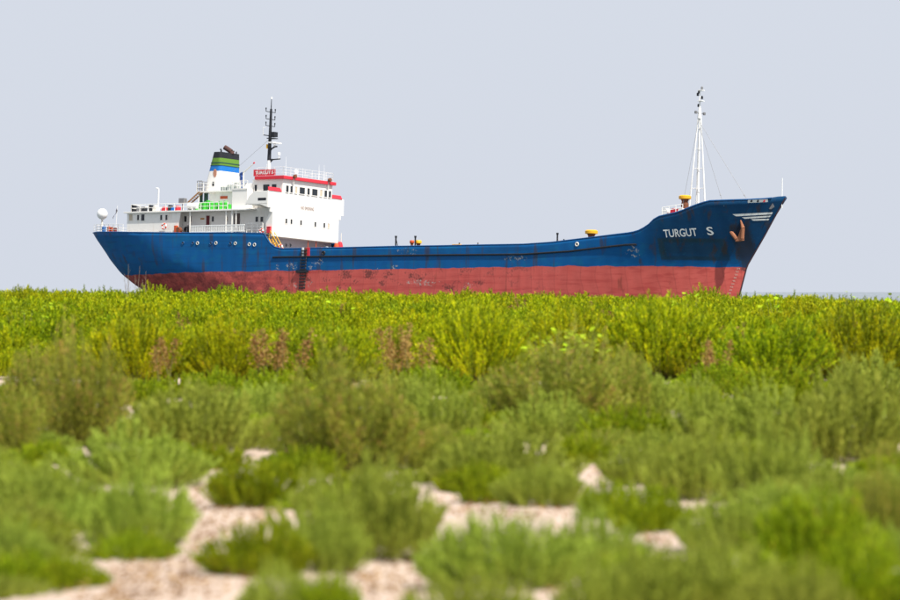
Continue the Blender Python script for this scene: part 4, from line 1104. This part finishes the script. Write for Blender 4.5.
# sand that stays open: (u, v, half width, half height) in the photograph
SANDS = [(200, 500, 38, 13), (245, 520, 45, 12), (205, 540, 25, 20), (165, 580, 62, 20), (120, 598, 40, 10), (385, 585, 40, 14), (425, 540, 18, 24), (470, 508, 26, 12), (540, 515, 42, 8), (555, 585, 17, 12), (698, 512, 22, 10), (655, 541, 18, 6), (600, 473, 12, 8), (672, 412, 5, 16), (680, 442, 10, 5), (228, 483, 7, 6), (218, 468, 8, 6), (728, 388, 6, 4), (126, 402, 4, 8)]
def covers_sand(u, vb, wp, hp):
    for (a, b, hw, hh) in SANDS:
        if abs(u-a) < wp/2*0.8+hw and vb-hp*0.9 < b+hh and vb > b-hh: return True
    return False
# small tufts filling the gaps
rt = random.Random(5)
n = 0; TUFTS = []
for _ in range(2600):
    if n >= 130: break
    u = rt.uniform(-20, 920); vb = 392+rt.random()**1.3*230
    sc_ = (vb-292)/208.0
    wp = rt.uniform(60, 110)*sc_+10; hp = wp*rt.uniform(0.22, 0.36)
    if covers_sand(u, vb, wp, hp): continue
    g = px_ground(u, vb)
    if any((g.x-a)**2+(g.y+.2-b)**2 < (0.62*c)**2 for a, b, c in PLACED): continue
    key = rt.choice(['grey', 'grey', 'vivid', 'vivid', 'olive' if vb < 470 else 'grey'])
    TUFTS.append((key, vb, u, shrub_px(key, u, vb, wp, hp, None)))
    n += 1

ORD = ['leftmost', 'second', 'third', 'fourth', 'fifth', 'sixth', 'seventh', 'eighth', 'ninth', 'tenth', 'eleventh', 'twelfth', 'thirteenth', 'fourteenth', 'fifteenth', 'sixteenth', 'seventeenth', 'eighteenth', 'nineteenth', 'twentieth']
BANDS = [(0, 410, 'close in front of the thicket'), (410, 432, 'a little before the thicket'), (432, 462, 'level with the olive tamarisks'), (462, 510, 'level with the central sand strip'), (510, 560, 'below the central sand strip'), (560, 999, 'along the bottom edge')]
for key, col_ in (('grey', 'small grey green saltbush'), ('vivid', 'small bright green tuft'), ('olive', 'small olive tuft')):
    for lo, hi, where in BANDS:
        row = sorted([t_ for t_ in TUFTS if t_[0] == key and lo <= t_[1] < hi], key=lambda q: q[2])
        for r_, (_, _, _, o) in enumerate(row):
            tag(o, '%s, %s%s, %s' % (col_, ORD[min(r_, 19)], '' if r_ == 0 else ' from the left', where), 'shrub', col_.replace('small ', '')+'s '+where)

# ------------------------------------------------------------------ the thicket on the dune
rt = random.Random(11)
front = []
BW, BL_ = 1.9, 3.4
def mound(x, y):
    """height of the growth: tall clumps and hollows in front, a more even crest behind"""
    ci_, cj_ = math.floor(x/BW), math.floor(y/BL_); best = 9; bid = 0
    for i in (-1, 0, 1):
        for j in (-1, 0, 1):
            q = random.Random((ci_+i)*7919+(cj_+j)*104729)
            cx, cy = (ci_+i+q.uniform(.15, .85))*BW, (cj_+j+q.uniform(.15, .85))*BL_; hh = q.uniform(-1, 1)
            d = math.hypot((x-cx)/BW, (y-cy)/BL_)/(1+.15*hh)
            if d < best: best = d; bid = hh; hue = q.random()
    k = 1-smooth01((y-68)/34.0)
    mound.hue = hue
    return (.98+bid*(.08+.08*k))*(1-(.38*k+.14)*min(1.2, best*1.35)**2)-.03*smooth01((y-80)/25)
x_edge = lambda y: 0.123*y+1.0
# front rank: plants that can still be told apart
for row, (y0, k) in enumerate(((68.5, 17),)):
    for i in range(k):
        y = y0+rt.uniform(-1.3, 1.3); x = -x_edge(y)+2*x_edge(y)*(i+rt.uniform(.1, .9))/k
        y += 1.4*sin(x*0.9+1.0)+0.8*sin(x*2.1)
        h = mound(x, y)*rt.uniform(.85, 1.05); r_ = rt.uniform(.45, .75)
        ob = shrub('yellow', (x, y, ground_z(x, y)-.02), r_, h, 'slender yellow green plant between the rounded thicket bushes, %s%s' % (ORD[i], '' if i == 0 else ' from the left'), 'plants along the front of the dune thicket', rz=rt.uniform(-.5, .5), cat='plant')
        for c in ob.children: c['bush_hue'] = mound.hue-.5
# big rounded bushes at the front of the thicket: u, foot v, width, height
MD = [(35, 372, 120, 62, 'rounded yellow green bush at the left end of the thicket'), (140, 390, 120, 76, 'yellow green bush behind the tall left tamarisk'), (225, 388, 110, 66, 'yellow green bush below the ship funnel'), (320, 388, 120, 62, 'yellow green bush left of the dark hollow in the thicket'), (385, 384, 70, 62, 'narrow yellow green bush on the left rim of the dark hollow'), (478, 388, 118, 84, 'tall green bush on the right rim of the dark hollow'), (565, 382, 120, 72, 'yellow green bush behind the bright broad leaves'), (662, 382, 128, 82, 'tallest dark footed bush of the thicket below the bow lettering'), (768, 388, 120, 72, 'yellow green bush of the thicket right of the bow'), (860, 384, 130, 78, 'dark green bush of the thicket at the right edge'),
      (85, 345, 90, 36, 'bush in the second rank of the thicket below the stern'), (190, 350, 100, 40, 'bush in the second rank below the funnel'), (285, 348, 100, 42, 'bush in the second rank below the bridge'), (430, 345, 96, 42, 'bush in the second rank above the dark hollow'), (535, 345, 96, 40, 'bush in the second rank below the middle of the hull'), (610, 345, 80, 36, 'bush in the second rank left of the bow lettering'), (720, 348, 92, 42, 'bush in the second rank below the anchor'), (815, 346, 100, 44, 'bush in the second rank right of the sea view')]
for (u, vb, wp, hp, lab) in MD:
    ob = shrub_px('mound', u, vb, wp, hp*.92, lab, 'rounded bushes of the dune thicket')
    ob.rotation_euler = (0, 0, rt.uniform(-.4, .4)); hv = rt.uniform(-.5, .5)
    for c in ob.children: c['bush_hue'] = hv
def thicket_pt(u, vt, h):
    """plant of height h in the thicket whose top is seen at (u, vt): walk back over the dune until the top fits"""
    dz = (HY-vt)/F; best = None; yy = 62.0
    while yy < 125:
        x = (u-450)/F*yy; e = abs(HC+dz*yy-(ground_z(x, yy)+h))
        if best is None or e < best[0]: best = (e, x, yy)
        yy += .25
    return best[1], best[2]
for (u, vt, wp, h, lab) in ((150, 285, 56, 1.12, 'bush rising above the crest under the stern'), (228, 284.5, 64, 1.12, 'bush rising above the crest below the funnel'), (455, 287.5, 60, 1.08, 'bush rising above the crest below the middle of the hull'), (545, 289, 50, 1.05, 'low bush on the crest right of the middle of the hull'), (702, 287, 66, 1.15, 'bush rising above the crest just left of the stem'), (25, 287, 70, 1.1, 'bush on the crest at the left edge'), (340, 287.5, 50, 1.05, 'bush on the crest below the rope ladder')):
    x, yy = thicket_pt(u, vt, h*1.02); ob = shrub('mound', (x, yy, ground_z(x, yy)-.02), wp/2*yy/F*1.1, h, lab, 'bushes along the dune crest', rz=rt.uniform(-.4, .4))
    for c in ob.children: c['bush_hue'] = rt.uniform(-.3, .5)
# the mass behind: too many to count
pts = []; rot = []; scl = []; idx = []; hue = []
y = 67.0
while y < 135:
    xe = x_edge(y)+1.5; nx_ = int(2*xe/0.62)
    for i in range(nx_):
        x = -xe+2*xe*(i+rt.uniform(0, 1))/nx_; yy = y+rt.uniform(-.35, .35)
        s_ = mound(x, yy)*rt.uniform(.82, 1.06)*(.72+.28*smooth01((yy-66)/16))
        pts.append((x, yy, ground_z(x, yy)-.03)); rot.append((rt.gauss(0, .06), rt.gauss(0, .06), rt.uniform(-.6, .6))); hue.append(mound.hue-.5); scl.append((s_*rt.uniform(.9, 1.25), s_*rt.uniform(.9, 1.25), s_)); idx.append(rt.randrange(len(PROTO['yellow'])))
    y += 0.62
tc_ = bpy.data.collections.new('thicket_plants')
for i, (fm, sm) in enumerate(PROTO['yellow']):
    tc_.objects.link(bpy.data.objects.new('thicket_plant_%02d' % i, fm))
me = bpy.data.meshes.new('thicket'); me.from_pydata(pts, [], [])
for nm, typ, data in (('rot', 'FLOAT_VECTOR', rot), ('scl', 'FLOAT_VECTOR', scl)):
    a = me.attributes.new(nm, typ, 'POINT'); a.data.foreach_set('vector', np.array(data, dtype=np.float32).reshape(-1))
a = me.attributes.new('bush_hue', 'FLOAT', 'POINT'); a.data.foreach_set('value', np.array(hue, dtype=np.float32))
a = me.attributes.new('pick', 'INT', 'POINT'); a.data.foreach_set('value', np.array(idx, dtype=np.int32))
thk = bpy.data.objects.new('thicket', me); COL.objects.link(thk)
tag(thk, 'dense mass of yellow green plants covering the dune in front of the ship', 'thicket', kind='stuff')
ng = bpy.data.node_groups.new('scatter_plants', 'GeometryNodeTree')
ng.interface.new_socket('Geometry', in_out='INPUT', socket_type='NodeSocketGeometry'); ng.interface.new_socket('Geometry', in_out='OUTPUT', socket_type='NodeSocketGeometry')
gi = ng.nodes.new('NodeGroupInput'); go = ng.nodes.new('NodeGroupOutput'); ip = ng.nodes.new('GeometryNodeInstanceOnPoints')
ci = ng.nodes.new('GeometryNodeCollectionInfo'); ci.inputs['Collection'].default_value = tc_; ci.inputs['Separate Children'].default_value = True; ci.inputs['Reset Children'].default_value = True
def named(nm, typ):
    nd = ng.nodes.new('GeometryNodeInputNamedAttribute'); nd.data_type = typ; nd.inputs['Name'].default_value = nm; return nd.outputs[0]
ng.links.new(gi.outputs[0], ip.inputs['Points']); ng.links.new(ci.outputs[0], ip.inputs['Instance']); ip.inputs['Pick Instance'].default_value = True
ng.links.new(named('pick', 'INT'), ip.inputs['Instance Index']); ng.links.new(named('rot', 'FLOAT_VECTOR'), ip.inputs['Rotation']); ng.links.new(named('scl', 'FLOAT_VECTOR'), ip.inputs['Scale'])
ng.links.new(ip.outputs[0], go.inputs[0])
md = thk.modifiers.new('scatter', 'NODES'); md.node_group = ng

# russet seed heads (dock) standing in the thicket
def dock_spike(rng, H=1.1):
    V = []; T = []; tip = np.array([rng.uniform(-.12, .12), rng.uniform(-.12, .12), H*rng.uniform(.8, 1.0)])
    m = MB(); m.tube((0, 0, 0), tuple(tip), .007, .004, 4)
    for k in range(130):
        t = rng.uniform(.5, 1.0); p = tip*t+rng.normal(0, .060*(1.2-t)+.008, 3); d = unit(rng.normal(0, 1, 3)+np.array([0, 0, .8])); q = unit(np.cross(d, rng.normal(0, 1, 3)))
        L_, w_ = .045*rng.uniform(.6, 1.2), .028
        V += [p, p+d*L_*.5+q*w_*.5, p+d*L_, p+d*L_*.5-q*w_*.5]; T += [rng.uniform(0, .9)]*4
    return mesh_np('seed_head', np.array(V), np.array(T), M_RUSSET, SV=np.array([tuple(a) for a in m.v]), SF=m.f[:4], smat=M_STEM)
SPIKE = [dock_spike(np.random.default_rng(40+i)) for i in range(6)]
DK = [(70, 318, 'at the far left'), (190, 310, 'above the left thicket face'), (232, 322, 'below the ship stern, tall and brown'), (165, 365, 'low in the left thicket face'), (372, 324, 'left of the central hollow'), (390, 322, 'tallest left of the central hollow'), (415, 332, 'on the left rim of the central hollow'), (472, 340, 'on the right rim of the central hollow'), (520, 296, 'under the middle of the hull'), (578, 296, 'below the hull right of the middle, left of a pair'), (590, 299, 'below the hull right of the middle, right of a pair'), (610, 307, 'beside the pair under the hull'), (625, 305, 'under the red hull near the bow lettering'), (660, 302, 'below the bow lettering'), (700, 322, 'below the bow, left of two'), (712, 330, 'below the bow, right of two'), (735, 318, 'right of the stem below the bow'), (870, 298, 'near the right edge on the crest'), (858, 304, 'left of the rightmost ones on the crest'), (890, 300, 'at the right edge on the crest'), (345, 300, 'on the crest below the gangway ladder'), (268, 372, 'in the lower left thicket'), (285, 368, 'beside the lower left one')]
for i, (u, vt, wh) in enumerate(DK):
    h = rt.uniform(.95, 1.25); x, yy = thicket_pt(u, vt, h)
    o = bpy.data.objects.new('dock_plant', None); COL.objects.link(o); o.location = (x, yy, ground_z(x, yy)-.02); o.rotation_euler = (0, 0, rt.uniform(0, 6)); s_ = h/1.1; o.scale = (s_*1.25, s_*1.25, s_)
    tag(o, 'russet dry seed heads '+wh, 'plant', 'russet seed heads in the thicket')
    for k in range(5):
        a = k*1.05+rt.uniform(-.3, .3); c = bpy.data.objects.new('seed_head', SPIKE[(i+k) % 6]); COL.objects.link(c); c.parent = o
        dr = rt.uniform(.03, .2); c.location = (dr*cos(a), dr*sin(a), 0); q = rt.uniform(.78, 1.0); c.scale = (1, 1, q); c.rotation_euler = (rt.gauss(0, .1), rt.gauss(0, .1), a)

# bright broad leaved plants
def broad_leaf_mesh(rng):
    m = MB(); n = 9
    out_ = [(0, 0), (.35, .12), (.5, .4), (.38, .55), (.42, .75), (.16, .78), (0, 1.0)]
    pts_ = out_+[(-a, b) for a, b in out_[1:-1]][::-1]
    m.v = [(a*.95, b, .10*abs(a)-.18*b*b) for a, b in pts_]+[(0, .45, -.04)]
    k = len(pts_); m.f = [(i, (i+1) % k, k) for i in range(k)]
    me_ = bpy.data.meshes.new('leaf'); me_.from_pydata(m.v, [], m.f); me_.materials.append(M_BROAD)
    at = me_.attributes.new('tint', 'FLOAT', 'POINT'); at.data.foreach_set('value', np.full(len(m.v), rng.uniform(.3, .8), dtype=np.float32)); return me_
LEAF = [broad_leaf_mesh(np.random.default_rng(60+i)) for i in range(4)]
BL = [(565, 335, 1.15, .55, 26, 'bright broad leaved plant above the right central tamarisk'), (583, 340, 1.1, .4, 16, 'smaller broad leaved plant beside the bright one above the tamarisk'), (545, 340, 1.05, .35, 14, 'broad leaved plant left of the bright one above the tamarisk'), (25, 302, 1.1, .6, 22, 'bright broad leaved plant at the left end of the crest'), (60, 296, 1.1, .5, 18, 'broad leaved plant near the left end of the crest'), (325, 290, 1.1, .5, 18, 'broad leaved plant on the crest under the rope ladder'), (340, 297, 1.05, .5, 16, 'broad leaved plant just below the crest under the rope ladder'), (692, 289, 1.2, .5, 20, 'broad leaved plant on the crest under the bow'), (704, 287, 1.2, .5, 18, 'highest broad leaved plant on the crest under the bow'), (773, 290, 1.3, .4, 14, 'broad leaved plant rising against the sea right of the bow'), (850, 290, 1.25, .5, 18, 'broad leaved plant against the sky right of the sea view'), (893, 290, 1.3, .45, 16, 'broad leaved plant against the sky at the right edge')]
for (u, vt, h, r_, nl, lab) in BL:
    x, yy = thicket_pt(u, vt, h)
    o = bpy.data.objects.new('broad_leaved_plant', None); COL.objects.link(o); o.location = (x, yy, ground_z(x, yy)-.02); tag(o, lab, 'plant', 'broad leaved plants on the dune')
    m = MB()
    for k in range(nl):
        a = rt.uniform(0, 2*pi); q = r_*sqrt(rt.random()); p = Vector((q*cos(a), q*sin(a), h*(1-.35*(q/r_)**2)*rt.uniform(.82, 1.0)))
        m.tube((0, 0, 0), p, .006, .004, 4)
        c = bpy.data.objects.new('leaf', LEAF[k % 4]); COL.objects.link(c); c.parent = o; c.location = p
        s_ = rt.uniform(.09, .15); c.scale = (s_, s_, s_); c.rotation_euler = (rt.gauss(.15, .35), rt.gauss(0, .35), a-pi/2+rt.gauss(0, .5))
    m.build('stems', M_STEM, o)

# dry twigs standing against the hull at the left
for i, (u, vt, lab) in enumerate(((127.5, 264, 'tallest bare grey twigs against the stern of the hull'), (136, 266, 'bare grey twigs in the middle against the stern of the hull'), (145, 271, 'shortest bare grey twigs against the stern of the hull'))):
    h = 1.75-.1*i; yy = 100.0+2*i; x = (u-450)/F*yy; zt = HC+(HY-vt)/F*yy; z0 = ground_z(x, yy)
    o = bpy.data.objects.new('dry_twigs', None); COL.objects.link(o); o.location = (x, yy, z0); tag(o, lab, 'twigs', 'bare twigs on the crest')
    hh = zt-z0
    for k in range(4):
        a = rt.uniform(-.12, .12); b = rt.uniform(-.05, .05); s_ = (1.0, .85, .7, .78)[k]
        m = MB(); m.path([(0, .02*k, -.03), (a*.5, b, hh*s_*.5), (a*1.2, b*1.5, hh*s_)], .0045, 5)
        for j in range(4):
            t_ = .45+.13*j; p = Vector((a*t_*1.1, b*t_, hh*s_*t_)); m.tube(p, p+Vector((rt.uniform(-.1, .1), 0, .14)), .003, .002, 4)
        m.build('twig', plain('grey_twig', (.24, .19, .15), .9), o)

# pale stones and dry litter on the sand
stone_m = plain('pale_stone', (.66, .60, .53), .85)
def stone(u, v, r_, lab):
    g = px_ground(u, v); rs = random.Random(int(u))
    bm = bmesh.new(); bmesh.ops.create_icosphere(bm, subdivisions=2, radius=1.0)
    for vv in bm.verts: vv.co *= 1+rs.uniform(-.16, .16); vv.co.z *= .75
    me_ = bpy.data.meshes.new('stone'); bm.to_mesh(me_); bm.free(); me_.materials.append(stone_m); me_.polygons.foreach_set('use_smooth', [True]*len(me_.polygons))
    o = bpy.data.objects.new('stone', me_); COL.objects.link(o); o.location = (g.x, g.y, g.z+r_*.4); o.scale = (r_*1.2, r_, r_); tag(o, lab, 'stone', 'pale stones between the shrubs')
stone(725.5, 391, .06, 'white stone in front of the right thicket'); stone(676, 410, .04, 'pale stone lying on the narrow sand track'); stone(128, 400, .06, 'pale stone right of the tall left tamarisk'); stone(341, 470, .03, 'small white stone at the foot of the biggest tamarisk')
V = []; T = []
rl = np.random.default_rng(3)
for (a, b, hw, hh) in SANDS:
    for k in range(int(10+hw*hh*.35)):
        g = px_ground(a+rl.normal(0, hw*.7), min(610, b+rl.normal(0, hh*.7))); d = unit(np.array([rl.normal(), rl.normal(), rl.normal()*.25])); q = unit(np.cross(d, [0.1, 0.2, 1])); L_ = rl.uniform(.02, .07); w_ = rl.uniform(.003, .010); p = np.array([g.x, g.y, g.z+.012])
        up_ = np.array([0, 0, .012])
        V += [p, p+d*L_*.5+q*w_+up_, p+d*L_+up_, p+d*L_*.5-q*w_]; T += [rl.uniform(0, .9)]*4
lit = bpy.data.objects.new('dry_litter', mesh_np('dry_litter', np.array(V), np.array(T), M_RUSSET)); COL.objects.link(lit)
tag(lit, 'scattered dry brown plant litter on the sand', 'litter', kind='stuff')
